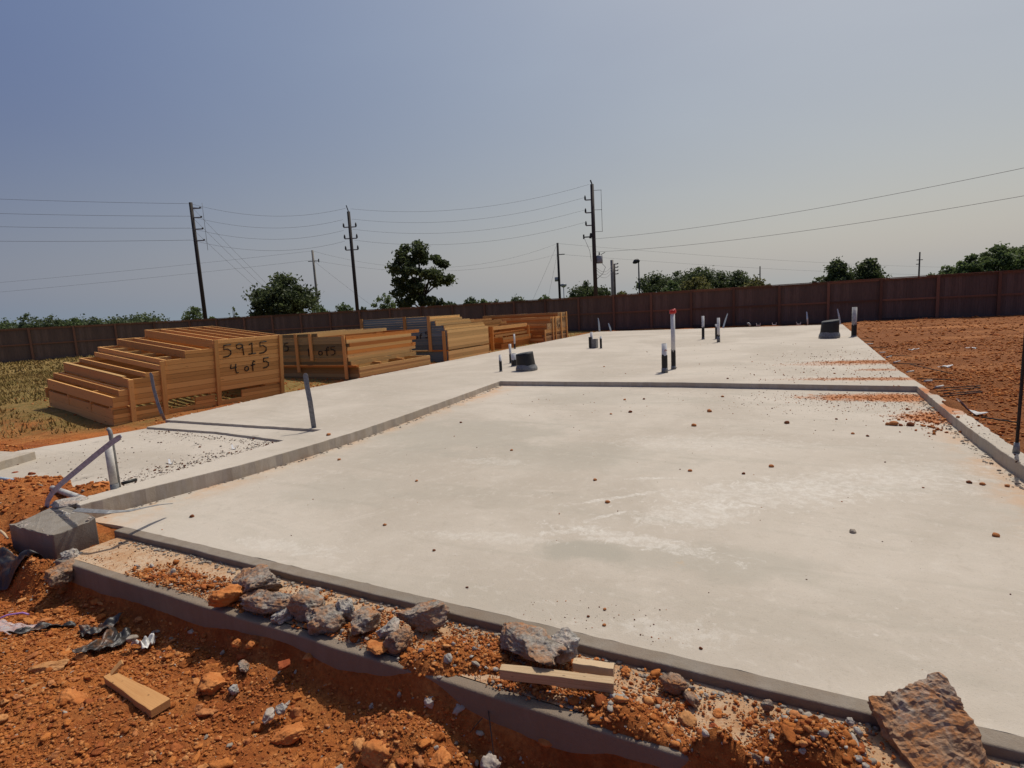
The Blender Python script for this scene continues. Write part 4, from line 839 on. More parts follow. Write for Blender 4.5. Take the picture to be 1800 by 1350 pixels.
# broken concrete and rocks: name, position, (w, d, h), material, label, category, seed
CH = [
 ('concrete_chunk', (-3.290, 2.356, -0.150), (.42, .30, .16), 'chunk', 'wide clay strewn concrete slab chunk against the lip, leftmost of the big chunks', 1, .55),
 ('concrete_chunk', (-3.014, 2.234, -0.170), (.36, .16, .14), 'chunk', 'dark sided grey chunk in front of the leftmost big slab chunk', 2, .65),
 ('rock', (-3.355, 2.171, -0.180), (.19, .15, .12), 'orange_rock', 'blocky orange clay lump left of the dark sided grey chunk', 3, .6),
 ('concrete_chunk', (-2.717, 2.276, -0.160), (.16, .20, .15), 'chunk', 'tilted grey chunk with a white broken corner, behind the rounded clay topped one', 4, .6),
 ('concrete_chunk', (-2.535, 2.215, -0.180), (.20, .18, .17), 'chunk', 'rounded concrete lump with bright orange clay on its top', 5, .7),
 ('concrete_chunk', (-2.851, 2.201, -0.210), (.13, .09, .08), 'chunk_clean', 'pair like smooth grey stone on the footing edge', 6, .8),
 ('concrete_chunk', (-2.469, 2.320, -0.160), (.09, .09, .13), 'chunk_clean', 'upright dark grey stone between the clay topped lump and the flat pieces', 7, .75),
 ('concrete_chunk', (-2.280, 2.282, -0.170), (.21, .15, .12), 'chunk', 'pitted chunk with a clay saucer on top, left of the flat faced piece', 8, .65),
 ('concrete_chunk', (-2.077, 2.284, -0.160), (.14, .12, .09), 'chunk_clean', 'clean flat faced grey piece with a smooth sloping top', 9, .5),
 ('concrete_chunk', (-1.974, 2.230, -0.180), (.14, .12, .10), 'chunk_clay', 'brown crusted lump under the flat faced grey piece', 10, .7),
 ('concrete_chunk', (-1.961, 2.440, -0.150), (.27, .17, .13), 'chunk', 'broad overhanging concrete chunk touching the lip, middle of the row', 11, .55),
 ('rock', (-2.067, 2.157, -0.200), (.11, .10, .025), 'orange_rock', 'thin flat orange flake with a notch, lying on the footing edge', 12, .8),
 ('concrete_chunk', (-1.268, 2.396, -0.130), (.46, .22, .11), 'chunk', 'largest flat pitted concrete slab above the wooden stakes', 13, .6),
 ('concrete_chunk', (-1.086, 2.461, -0.130), (.16, .14, .12), 'chunk_clean', 'knobbly pale end of broken concrete right of the largest flat slab', 14, .7),
 ('concrete_chunk', (-0.721, 2.262, -0.200), (.145, .12, .11), 'chunk_clean', 'pale pitted chunk below the right end of the stakes', 15, .65),
 ('concrete_chunk', (-0.530, 2.469, -0.170), (.13, .09, .09), 'chunk_clay', 'long brown chunk with grey crest, upper half, right of the stakes', 16, .7),
 ('concrete_chunk', (-0.438, 2.419, -0.190), (.11, .06, .05), 'chunk_clay', 'slanting lower end of the long brown chunk near the tan rock', 17, .7),
 ('rock', (-0.435, 2.301, -0.200), (.083, .075, .062), 'tan_rock', 'smooth tan rock below the long brown chunk', 18, .8),
 ('rock', (-0.320, 2.402, -0.210), (.055, .045, .04), 'orange_rock', 'slanted orange slab of clay right of the tan rock', 19, .6),
 ('rock', (-0.328, 2.319, -0.215), (.05, .04, .035), 'red_rock', 'dark reddish brown rock just below the slanted orange slab', 20, .75),
 ('concrete_chunk', (-0.123, 2.492, -0.180), (.058, .045, .055), 'chunk', 'small grey lump standing against the lip left of the clay mound', 21, .7),
 ('concrete_chunk', (-0.141, 2.148, -0.180), (.05, .05, .065), 'chunk_clay', 'dark upright block at the bottom edge left of the clay mound', 22, .55),
 ('concrete_chunk', (0.025, 2.167, -0.085), (.060, .035, .028), 'pale_rock', 'pale two lobed stone in the middle of the clay mound', 23, .75),
 ('concrete_chunk', (0.133, 2.272, -0.080), (.036, .03, .028), 'chunk_clean', 'dark grey stone near the top right of the clay mound', 24, .7),
 ('concrete_chunk', (0.183, 2.386, -0.080), (.038, .035, .03), 'chunk_clean', 'grey lump at the crest of the clay mound beside the big slab', 25, .7),
 ('concrete_chunk', (0.112, 2.165, -0.100), (.028, .028, .02), 'pale_rock', 'small pale stone at the bottom of the clay mound', 26, .7),
 ('concrete_chunk', (-2.912, 1.921, -0.380), (.15, .07, .05), 'chunk', 'long narrow grey shard lying in the loose clay below the footing', 27, .6),
 ('concrete_chunk', (-2.837, 1.797, -0.420), (.075, .06, .05), 'chunk_clean', 'small grey crumb right of the sawn stake, below the long shard', 28, .7),
 ('concrete_chunk', (-2.483, 1.741, -0.430), (.10, .06, .05), 'pale_rock', 'pale elongated stone above the smooth orange brick like lump', 29, .7),
 ('concrete_chunk', (-2.451, 1.796, -0.420), (.06, .06, .06), 'chunk_clean', 'grey pitted stone touching the pale elongated one', 30, .7),
 ('rock', (-2.306, 1.719, -0.450), (.17, .10, .07), 'orange_rock', 'smooth orange brick like lump in the foreground clay', 31, .85),
 ('concrete_chunk', (-1.511, 2.105, -0.340), (.095, .08, .07), 'pale_rock', 'angular white stone below the left end of the stakes', 32, .6),
 ('concrete_chunk', (-1.662, 2.074, -0.330), (.075, .07, .06), 'pale_rock', 'squarish pale crusted stone in the rubble slope', 33, .7),
 ('concrete_chunk', (-1.632, 2.204, -0.170), (.055, .05, .05), 'chunk_clean', 'small rounded grey stone in the rubble right of the row of chunks', 34, .8),
 ('concrete_chunk', (-1.631, 1.905, -0.400), (.045, .03, .03), 'pale_rock', 'white sliver of stone in the foreground rubble', 35, .6),
 ('rock', (-1.741, 1.772, -0.400), (.24, .2, .15), 'orange_rock', 'largest rounded orange clay lump at the bottom edge', 36, .75),
 ('rock', (-1.478, 1.859, -0.420), (.16, .12, .10), 'orange_rock', 'rounded orange lump at the bottom edge, right of the largest one', 37, .8),
 ('concrete_chunk', (-1.236, 1.917, -0.400), (.10, .08, .07), 'pale_rock', 'pale crusted stone at the bottom edge of the picture', 38, .7),
 ('rock', (-3.988, 1.287, -0.420), (.24, .16, .12), 'tan_rock', 'dusty tan rock near the left edge of the foreground', 39, .7),
 ('rock', (-3.637, 1.365, -0.430), (.24, .17, .14), 'orange_rock', 'dark shadowed orange rock left of the sawn stake', 40, .65),
 ('rock', (-4.103, 1.450, -0.400), (.22, .11, .08), 'tan_rock', 'flat tan clod above the dusty tan rock', 41, .7),
 ('rock', (-3.015, 1.784, -0.420), (.20, .17, .11), 'orange_rock', 'dark sided orange clod right of the sawn stake', 42, .75),
 ('rock', (-2.658, 2.006, -0.340), (.10, .07, .06), 'red_rock', 'flat topped red brown block on the clay heap below the footing', 43, .6),
 ('rock', (-2.567, 2.115, -0.330), (.10, .08, .07), 'orange_rock', 'rounded orange lump at the right foot of the clay heap', 44, .8),
 ('rock', (-3.094, 2.014, -0.320), (.07, .06, .05), 'orange_rock', 'left of two orange lumps against the footing face', 45, .8),
 ('rock', (-2.994, 2.043, -0.320), (.07, .06, .045), 'orange_rock', 'right of two orange lumps against the footing face', 46, .8),
 ('concrete_chunk', (-5.265, 2.056, -0.270), (.32, .18, .22), 'chunk_clay', 'clay smeared concrete lump at the left end of the footing', 47, .6),
 ('concrete_chunk', (-5.407, 2.187, -0.220), (.14, .12, .12), 'chunk_clean', 'grey broken knob on top of the clay smeared lump', 48, .7),
 ('rock', (-15.884, 5.701, -0.200), (.10, .09, .06), 'orange_rock', 'tiny orange clod on the bare earth at the left edge', 49, .7),
 ('rock', (-6.848, 3.162, -0.050), (.42, .22, .12), 'orange_rock', 'long orange clay lump behind the white pipe', 50, .7),
 ('rock', (-7.499, 2.840, -0.080), (.32, .22, .12), 'orange_rock', 'large orange clay lump left of the leaning strap', 51, .7),
 ('rock', (-8.430, 3.149, -0.060), (.09, .08, .06), 'red_rock', 'small red clod at the near edge of the porch, left one', 52, .7),
 ('rock', (-8.790, 3.132, -0.080), (.09, .08, .06), 'red_rock', 'small red clod at the left edge beside the raised concrete piece', 53, .7),
 ('rock', (-0.370, 2.746, -0.215), (.03, .028, .02), 'red_rock', 'little dark red clod on the bare sandy ledge', 54, .7),
 ('rock', (-0.772, 2.512, -0.190), (.052, .048, .042), 'orange_rock', 'rounded orange lump right of the short stake', 55, .8),
 ('rock', (-0.939, 2.548, -0.200), (.035, .03, .03), 'orange_rock', 'small orange clod against the lip above the short stake', 56, .8),
 ('rock', (-0.637, 2.147, -0.200), (.045, .04, .035), 'orange_rock', 'reddish orange cobble below the pale pitted chunk', 57, .8),
 ('rock', (-0.805, 2.154, -0.210), (.035, .05, .04), 'orange_rock', 'upright orange clod left of the pale pitted chunk', 58, .8),
 ('rock', (-1.037, 2.106, -0.360), (.075, .05, .04), 'orange_rock', 'smooth egg shaped orange stone in the trench bottom', 59, .9),
]
for nm, pos, dims, mt, lb, sd_, fl in CH:
    p = Vector(pos)
    big_ = 1.22 if sd_ < 15 else 1.0; dims = tuple(d*big_ for d in dims); p.z += .02 if sd_ < 15 else (-.012 if nm == 'rock' else 0)
    rock(nm, tuple(p), dims, M[mt], lb, 'rock' if nm == 'rock' else 'concrete chunk', 300+sd_, sub=5 if max(dims) > .12 else 4, rough=.17 if nm == 'rock' else .20, flat=fl-(.12 if nm == 'rock' else .06), planes=13)

# big leaning slab of broken concrete at the lower right
def at(p): return Vector(p)
OUT = [(0.401, 2.371, -0.200), (0.331, 2.457, -0.155), (0.265, 2.578, -0.085), (0.315, 2.601, -0.075), (0.397, 2.653, -0.050), (0.512, 2.769, -0.020), (0.552, 2.754, -0.015), (0.575, 2.685, -0.030), (0.599, 2.611, -0.080), (0.629, 2.555, -0.140), (0.659, 2.498, -0.210), (0.557, 2.365, -0.250)]
pts = [at(p) for p in OUT]; cen = sum(pts, Vector())/len(pts)
nrm = Vector((0, 0, 0))
for i in range(len(pts)): nrm += (pts[i]-cen).cross(pts[(i+1) % len(pts)]-cen)
nrm.normalize()
if nrm.y > 0: nrm = -nrm
bm = bmesh.new(); vs_ = [bm.verts.new(p) for p in pts]; f = bm.faces.new(vs_); r_ = bmesh.ops.extrude_face_region(bm, geom=[f]); 
for v in [g for g in r_['geom'] if isinstance(g, bmesh.types.BMVert)]: v.co -= nrm*.055
bmesh.ops.triangulate(bm, faces=bm.faces[:]); bmesh.ops.subdivide_edges(bm, edges=bm.edges[:], cuts=3, use_grid_fill=True)
bmesh.ops.subdivide_edges(bm, edges=[e for e in bm.edges if e.calc_length() > .022], cuts=1, use_grid_fill=True); bmesh.ops.subdivide_edges(bm, edges=[e for e in bm.edges if e.calc_length() > .016], cuts=1, use_grid_fill=True)
bmesh.ops.recalc_face_normals(bm, faces=bm.faces[:]); bm.normal_update()
for v in bm.verts:
    p = v.co; a = .5*mnoise.noise(p*14)+.5*mnoise.noise(p*33)+.35*mnoise.noise(p*70)+.2*mnoise.noise(p*140); v.co = p + v.normal*a*.025
me = bpy.data.meshes.new('concrete_slab_piece'); bm.to_mesh(me); bm.free(); me.materials.append(mat_chunk('gravelly_slab', 1.0, ((.20, .155, .12), (.40, .345, .29))))
o = link('concrete_slab_piece', me); tag(o, 'big triangular slab of broken gravelly concrete leaning on the garage lip', 'concrete slab')

# ------------------------------------------------------------------ timber offcuts
def plank(label, p, q, w, h, mat, roll=0.0, cat='wood stake', taper=1.0):
    p, q = Vector(p), Vector(q); d = q-p; L = d.length; root = empty('wooden_stake', p); tag(root, label, cat)
    x = d.normalized(); z = Vector((0, 0, 1)); y = z.cross(x).normalized(); z = x.cross(y)
    y, z = y*math.cos(roll)+z*math.sin(roll), -y*math.sin(roll)+z*math.cos(roll)
    bm = bmesh.new(); bmesh.ops.create_cube(bm, size=1.0)
    for v in bm.verts:
        if v.co.x < 0: v.co.y *= taper
    bmesh.ops.subdivide_edges(bm, edges=[e for e in bm.edges if abs((e.verts[0].co-e.verts[1].co).x) > .5], cuts=8, use_grid_fill=True)
    for v in bm.verts:
        n_ = mnoise.noise(Vector((v.co.x*6+p.x, v.co.y, v.co.z))); v.co.y += n_*.03; v.co.z += n_*.04
    me = bpy.data.meshes.new('timber'); bm.to_mesh(me); bm.free(); me.materials.append(mat); o = link('timber', me, root)
    o.matrix_local = Matrix(((x.x, y.x, z.x, 0), (x.y, y.y, z.y, 0), (x.z, y.z, z.z, 0), (0, 0, 0, 1))) @ Matrix.Translation((L/2, 0, 0)) @ Matrix.Diagonal((L, w, h, 1))
    m = o.modifiers.new('bevel', 'BEVEL'); m.width = .03; m.segments = 1; m.limit_method = 'ANGLE'
    return root, x, y, z
M['stake'] = mat_wood('fresh_sawn_stake', (.47, .22, .075), (.58, .31, .12)); M['old_wood'] = mat_wood('dusty_sawn_stake', (.38, .25, .13), (.52, .38, .23))
st, sx, sy, sz = plank('sawn orange wooden stake lying in the foreground clay', (-3.621, 1.550, -0.400), (-3.047, 1.515, -0.400), .105, .045, M['stake'], taper=.55)
mb = MB(); a_ = Vector((-3.608, 1.559, -0.380)) - st.location; mb.bar(a_, a_+Vector((.02, .055, .045)), .05, .012); mb.build('splinter', M['stake'], st)
plank('long dusty stake lying across the trench at the footing edge', (-1.284, 2.148, -0.110), (-0.761, 2.286, -0.125), .05, .05, M['old_wood'])
plank('short dusty stake end lying behind the long one', (-0.982, 2.340, -0.115), (-0.788, 2.375, -0.115), .045, .045, M['old_wood'])
def stick(label, p, q, r, mat='old_wood', name='twig'):
    mb = MB(); p, q = Vector(p), Vector(q); mb.tube([Vector(), (q-p)*.5+Vector((0, 0, r)), q-p], [r, r, r*.6], 6); tag(mb.build(name, M[mat], None, p), label, 'twig')
stick('thin split lath lying on the clay at the left edge', (-6.469, 2.119, -0.120), (-6.209, 2.076, -0.140), .012)
stick('pale straw left of centre in the foreground clay', (-3.515, 1.279, -0.420), (-3.433, 1.269, -0.420), .003)
stick('long dry root hanging down into the trench', (-1.368, 2.139, -0.280), (-1.244, 1.973, -0.400), .003, 'bark'); stick('short dry root beside the long hanging one', (-1.353, 2.065, -0.320), (-1.400, 2.019, -0.380), .0022, 'bark')

# ------------------------------------------------------------------ films and litter
def crumple(name, pos, dims, mat, label, cat, seed, n=26, fold=.35, rot=0.0, poly=None, hug=True):
    rs = np.random.RandomState(seed); u, v = np.meshgrid(np.linspace(-1, 1, n), np.linspace(-1, 1, n), indexing='ij')
    ph = rs.uniform(0, 6, 8); z = 0
    for k in range(7):
        a = rs.uniform(0, math.pi); fr = rs.uniform(1.2, 5.5); z = z + np.abs(np.sin((u*math.cos(a)+v*math.sin(a))*fr+ph[k]))/(1+.28*k)
    z = (z-z.min())/(z.max()-z.min()); r_ = 1-.35*np.sin(np.arctan2(v, u)*3+ph[0])*(u*u+v*v)**.5*.5
    X_ = u*r_*dims[0]/2; Y_ = v*r_*dims[1]/2 + .12*dims[1]*np.sin(u*2.3+ph[1]); ca, sa = math.cos(rot), math.sin(rot)
    X2, Y2 = X_*ca-Y_*sa, X_*sa+Y_*ca
    Zg = (ground_z(X2+pos[0], Y2+pos[1])-pos[2]) if hug else 0*X2
    Z_ = z*dims[2] + Zg + .01
    V = np.stack([X2, Y2, Z_], -1).reshape(-1, 3); I = (np.arange(n-1)[:, None]*n+np.arange(n-1)[None, :]).ravel()
    o = link(name, mesh_np(name, V, np.stack([I, I+n, I+n+1, I+1], 1), mat, True)); o.location = pos
    m = o.modifiers.new('thickness', 'SOLIDIFY'); m.thickness = .0015
    return tag(o, label, cat)
p = (-4.162, 1.796, -0.420); crumple('plastic_sheet', p, (.36, .15, .07), M['black_film'], 'folded piece of black plastic sheet with a muddy flap in the clay', 'plastic sheet', 1, rot=2.2)
p = (-4.427, 1.877, -0.400); crumple('plastic_sheet', p, (.20, .16, .08), M['black_film'], 'upper crumpled end of torn black plastic beside the muddy flap', 'plastic sheet', 2, rot=.7)
p = (-5.869, 1.977, -0.240); crumple('plastic_sheet', p, (.40, .18, .09), M['black_film'], 'bunched black plastic sheet against the foot of the footing block', 'plastic sheet', 3, rot=.4)
p = (-4.742, 1.686, -0.400); crumple('plastic_sheet', p, (.30, .08, .05), M['black_film'], 'thin torn strip of black plastic half buried in the clay', 'plastic sheet', 4, rot=1.2)
p = (-4.946, 1.582, -0.380); zb = crumple('plastic_bag', p, (.24, .17, .05), M['film'], 'clear zip bag with a purple seal lying at the left edge', 'plastic bag', 5, rot=.5)
n = NT('purple_zip', .4, .4); n.color((.33, .16, .42)); mb = MB(); mb.tube([(-.05, -.07, .045), (-.02, .0, .06), (.05, .06, .06), (.10, .075, .05)], .006, 6); mb.build('zip_seal', n.m, zb)
p = (-3.935, 1.927, -0.400); crumple('paper_scrap', p, (.11, .10, .075), M['paper'], 'crumpled white scrap of paper below the footing face', 'paper', 6, n=18)
p = (-3.949, 1.854, -0.410); rock('concrete_chunk', p, (.09, .07, .04), M['grey_grain'], 'dark flat stone just left of the white paper scrap', 'concrete chunk', 377, sub=3)

# ------------------------------------------------------------------ straps, pipes, tubs on the slab
def strap(label, pts, w, mat, face, th=.004, cat='metal strap', name='metal_strap', root_pt=None, group=None):
    """a flat strap swept along points; face is the direction its broad side looks"""
    pts = [Vector(p) for p in pts]; c = pts[0]; face = Vector(face).normalized(); mb = MB(); n0 = 0; m = len(pts)
    for i, p in enumerate(pts):
        d = (pts[min(i+1, m-1)]-pts[max(i-1, 0)]).normalized(); s_ = d.cross(face).normalized(); f_ = s_.cross(d).normalized()
        ww = w*(.55 if i == m-1 else 1.0)
        for a, b in ((-1, -1), (1, -1), (1, 1), (-1, 1)): mb.v.append(tuple(p-c+s_*a*ww/2+f_*b*th/2))
    for i in range(m-1):
        for k in range(4): mb.f.append((i*4+k, i*4+(k+1) % 4, (i+1)*4+(k+1) % 4, (i+1)*4+k)); mb.sm.append(False)
    mb.f += [(3, 2, 1, 0), tuple((m-1)*4+k for k in range(4))]; mb.sm += [False]*2
    return tag(mb.build(name, mat, None, c), label, cat, group)
CAM_DIR = Vector((.467, -.884, .1))
def bend(p, q, k, arc, up=(0, 0, 1)):
    p, q, up = Vector(p), Vector(q), Vector(up); return [p.lerp(q, t)+up*arc*math.sin(math.pi*t) for t in np.linspace(0, 1, k)]
strap('galvanised strap bent up from the footing block and leaning to the right', [(-6.762, 2.600, -0.109), (-6.711, 2.600, -0.026), (-6.614, 2.610, 0.064), (-6.426, 2.620, 0.174), (-6.222, 2.640, 0.284), (-6.005, 2.660, 0.398), (-5.797, 2.680, 0.508), (-5.588, 2.700, 0.614), (-5.473, 2.710, 0.666), (-5.421, 2.710, 0.690)], .050, M['galv'], CAM_DIR)
strap('galvanised strap springing low over the garage floor from the footing block', [(-5.625, 2.360, 0.098), (-5.453, 2.380, 0.102), (-5.263, 2.440, 0.094), (-5.193, 2.560, 0.069), (-5.269, 2.740, 0.028), (-5.333, 2.900, -0.009), (-5.362, 3.030, -0.046)], .050, M['galv_dark'], (.1, -.3, 1))
strap('tall grey strap leaning left beside the curb at the porch end', [(-6.628, 6.000, -0.050), (-6.576, 5.946, 0.000), (-6.572, 5.920, 0.416), (-6.622, 5.940, 0.629), (-6.655, 5.960, 0.799), (-6.656, 5.960, 0.833)], .075, M['galv_dark'], CAM_DIR)
strap('tall dull strap leaning against the stepped lumber stack', [(-10.333, 5.927, -0.050), (-10.292, 5.860, 0.092), (-10.402, 5.880, 0.283), (-10.496, 5.900, 0.551), (-10.547, 5.920, 0.778), (-10.570, 5.920, 0.830)], .06, M['galv_dark'], CAM_DIR)
strap('left thin strap standing at the far left corner of the slab', [(-10.601, 31.357, 0.000), (-10.601, 31.300, 0.433), (-10.640, 31.300, 0.797)], .10, M['galv'], CAM_DIR); strap('short thin strap tilted left near the far left corner of the slab', [(-9.891, 31.283, -0.000), (-9.925, 31.200, 0.251), (-10.002, 31.200, 0.482)], .09, M['galv'], CAM_DIR)
strap('thin strap tilted right at the far edge of the slab', [(-3.795, 31.240, 0.000), (-3.688, 31.300, 0.395), (-3.575, 31.300, 0.746)], .085, M['galv'], CAM_DIR)
strap('bluish strap standing at the far edge of the slab', [(0.145, 32.013, 0.000), (0.113, 31.300, 0.331), (0.083, 31.300, 0.667)], .10, M['blueish'], CAM_DIR)
strap('pale strap leaning left at the far right corner of the slab', [(1.526, 31.320, 0.000), (1.465, 31.200, 0.389), (1.387, 31.200, 0.746)], .085, M['galv'], CAM_DIR)
for k, (a_, lb) in enumerate((((-2.176, 32.446, 0.000), 'left of three small bright clips at the far slab edge'), ((-1.412, 32.513, 0.000), 'middle of three small bright clips at the far slab edge'), ((-0.266, 32.300, 0.000), 'brightest and rightmost of three small clips at the far slab edge'))):
    mb = MB()
    for s_ in (-1, 1): mb.bar((s_*.07, 0, 0), (s_*.10, 0, .13), .05, .02)
    mb.bar((-.1, 0, .02), (.1, 0, .02), .03, .03); tag(mb.build('metal_clip', M['white'], None, a_), lb, 'clip')
a_ = (-2.546, 31.840, 0.000); mb = MB(); mb.tube([(0, 0, 0), (0, 0, .10), (-.06, 0, .17), (-.13, 0, .16)], .05, 8); tag(mb.build('pipe_elbow', M['grey_metal'], None, a_), 'small grey elbow at the far slab edge left of the bright clips', 'pipe fitting')
for a_, lb in (((-6.920, 4.830, -0.070), 'left shiny clip lying on the porch near the curb'), ((-7.049, 4.038, -0.070), 'shiny clip lying on the grey crumbs of the porch')):
    mb = MB()
    for s_ in (-1, 1): mb.bar((s_*.02, 0, 0), (s_*.055, .02, .05), .022, .004)
    mb.bar((-.03, 0, .004), (.03, 0, .004), .03, .005); tag(mb.build('metal_clip', M['white'], None, a_), lb, 'clip')

def riser(label, base, h, r, blk_f=0.0, top_mat='pvc', name='pipe_riser', cap=None, wrap=.06, lean=(0, 0)):
    """plumbing stub: black wrapped foot, pale pipe above"""
    root = empty(name, base); tag(root, label, 'pipe', 'plumbing stubs standing in the slab'); L = Vector((lean[0], lean[1], 1))
    mb = MB(); mb.tube([L*0, L*h], r, 14); mb.build('pipe', M[top_mat], root)
    mb = MB(); mb.tube([L*(h-.004), L*(h+.001)], r*.82, 14); mb.build('mouth_shade', M['black'], root) if not cap else None  # black disc on the solid end, painted shade of the pipe's hollow
    if blk_f:
        rs = np.random.RandomState(int(h*1000)); seg = 18; n0 = 0; mb = MB(); rr_ = r*1.07; tops = [h*blk_f*(1+rs.uniform(-.16, .06)) for _ in range(seg)]
        for zf in (0, 1):
            for k in range(seg): a = 2*math.pi*k/seg; z = wrap*h*.8 if not zf else tops[k]; mb.v.append((math.cos(a)*rr_+L.x*z, math.sin(a)*rr_+L.y*z, z))
        for k in range(seg): mb.f.append((k, (k+1) % seg, seg+(k+1) % seg, seg+k)); mb.sm.append(True)
        mb.build('black_wrap', M['black'], root)
        mb = MB(); mb.tube([(0, 0, 0), L*(wrap*h*1.2)], [r*1.25, r*1.13], 14); mb.build('tape_foot', M['grey_wrap'], root)
    if cap: mb = MB(); mb.tube([L*(h-.06), L*(h-.05), L*(h+.02), L*(h+.03)], [r*1.1, r*1.5, r*1.5, r*1.1], 12); mb.build('cap', M[cap], root)
    return root
p_ = riser('thick white pipe stub with a red mark, right of slab centre', (-2.790, 12.701, 0.000), .66, .062, .60, wrap=.14)
mb = MB(); mb.tube([(.02, -.066, .49), (.045, -.052, .53), (.06, -.028, .50)], .008, 6); mb.build('red_mark', M['redink'], p_)
riser('tall white pipe topped with a red cap, tallest stub on the slab', (-2.724, 13.341, 0.000), 1.36, .05, .345, cap='red', wrap=.05)
mb = MB(); mb.tube([(0, 0, 1.36), (.07, 0, 1.37)], .05, 10); mb.build('cap_flag', M['red'], [o for o in COL.objects if o.name.startswith('pipe_riser')][-1])
riser('thin black wrapped stub with a pale top, nearest the curb corner', (-7.068, 12.792, 0.000), .44, .036, .66)
riser('thin stub with a long pale top behind the black tub', (-7.798, 14.759, -0.000), .58, .038, .52)
riser('slim white stub standing farther back, behind the pair beside the black tub', (-10.407, 20.113, 0.000), .60, .036, .35)
riser('fat white capped stub just left of the black tub', (-7.293, 14.019, 0.000), .36, .085, .55)
riser('slim white stub rising from the small black box', (-6.998, 19.757, 0.000), .60, .05, .45); riser('short thin black stub right of the small black box', (-6.581, 19.564, 0.000), .44, .038, .85)
riser('stub with black foot, left one of the group toward the back', (-3.550, 23.099, 0.000), .92, .05, .55); riser('front stub of the close pair toward the back, tallest of the two', (-2.764, 21.458, -0.000), .88, .05, .32, wrap=.2)
riser('short black stub behind the taller one of the close pair', (-3.048, 23.091, 0.000), .58, .05, .92)
riser('grey topped stub at the right edge of the slab', (1.534, 22.845, 0.000), 1.02, .078, .42, 'pvc_dirty', wrap=.03)
def tub(label, base, w, h, lean, top=.86, seed=1):
    root = empty('tub_cover', base); tag(root, label, 'tub', 'black covers over drain boxes'); L = Vector((lean[0], lean[1], 1)); r = w/2
    mb = MB(); rs = np.random.RandomState(seed); seg = 20; rings = [(0.10, .93), (.35, .93), (.62, .90), (.88, top+.02), (1.0, top)]
    for zf, rf in rings:
        for k in range(seg):
            a = 2*math.pi*k/seg; q = r*rf*(1+rs.uniform(-.015, .015)); q /= max(abs(math.cos(a)), abs(math.sin(a)))**.35; tz = zf*h + (.10*h*math.cos(a-.4) if zf > .8 else 0)*.6; mb.v.append((math.cos(a)*q+L.x*tz, math.sin(a)*q+L.y*tz, tz))
    for i in range(len(rings)-1):
        for k in range(seg): mb.f.append((i*seg+k, i*seg+(k+1) % seg, (i+1)*seg+(k+1) % seg, (i+1)*seg+k)); mb.sm.append(True)
    mb.f.append(tuple((len(rings)-1)*seg+k for k in range(seg))); mb.sm.append(False); mb.build('cover', M['black'], root)
    mb = MB(); rings = [(0, 1.06), (.08, 1.10), (.20, 1.05), (.26, .99), (.34, .95)]
    for zf, rf in rings:
        for k in range(seg):
            a = 2*math.pi*k/seg; q = r*rf*(1+rs.uniform(-.03, .03)); q /= max(abs(math.cos(a)), abs(math.sin(a)))**.35; tz = zf*h*(1+rs.uniform(-.1, .1)); mb.v.append((math.cos(a)*q+L.x*tz, math.sin(a)*q+L.y*tz, tz))
    for i in range(len(rings)-1):
        for k in range(seg): mb.f.append((i*seg+k, i*seg+(k+1) % seg, (i+1)*seg+(k+1) % seg, (i+1)*seg+k)); mb.sm.append(True)
    mb.build('tape_skirt', M['grey_wrap'], root)
tub('tilted black tub with a grey taped skirt behind the curb corner', (-6.434, 13.048, 0.000), .50, .46, (-.10, 0), seed=3)
tub('tilted black tub with a grey taped skirt at the right side of the slab', (0.767, 22.414, 0.000), .62, .60, (.05, 0), seed=4)
bx = empty('drain_box', (-6.939, 19.747, 0.000)); tag(bx, 'small square black wrapped box with a slim stub behind it', 'drain box')
mb = MB(); mb.prism([(-.13, -.10), (.15, -.10), (.15, .14), (-.13, .14)], 0, [.33, .36, .34, .31]); mb.build('wrapped_box', M['grey_wrap'], bx, bevel=.02); mb = MB(); mb.prism([(-.14, -.105), (-.03, -.105), (-.03, .05), (-.14, .05)], .02, .42); mb.build('black_wrap', M['black'], bx, bevel=.01)
# the big riser at the near end of the curb
pr_ = empty('conduit_riser', (-6.353, 3.039, -0.060)); tag(pr_, 'thick scuffed white pipe with a dark conduit behind it, near end of the curb', 'pipe')
mb = MB(); mb.tube([(0, 0, 0), (0, 0, .53)], .036, 18); mb.build('sleeve', M['pvc_dirty'], pr_)
mb = MB(); mb.tube([(0, 0, -.02), (.005, 0, .11)], [.044, .040], 14); mb.tube([(.035, -.03, -.11), (.03, -.03, .05)], [.012, .02], 8); mb.build('tape_foot', M['grey_wrap'], pr_)
mb = MB(); mb.tube([(-.02, .05, 0), (-.02, .05, .62), (-.025, .05, .66), (-.05, .05, .68)], .020, 12); mb.build('conduit', M['galv_dark'], pr_)
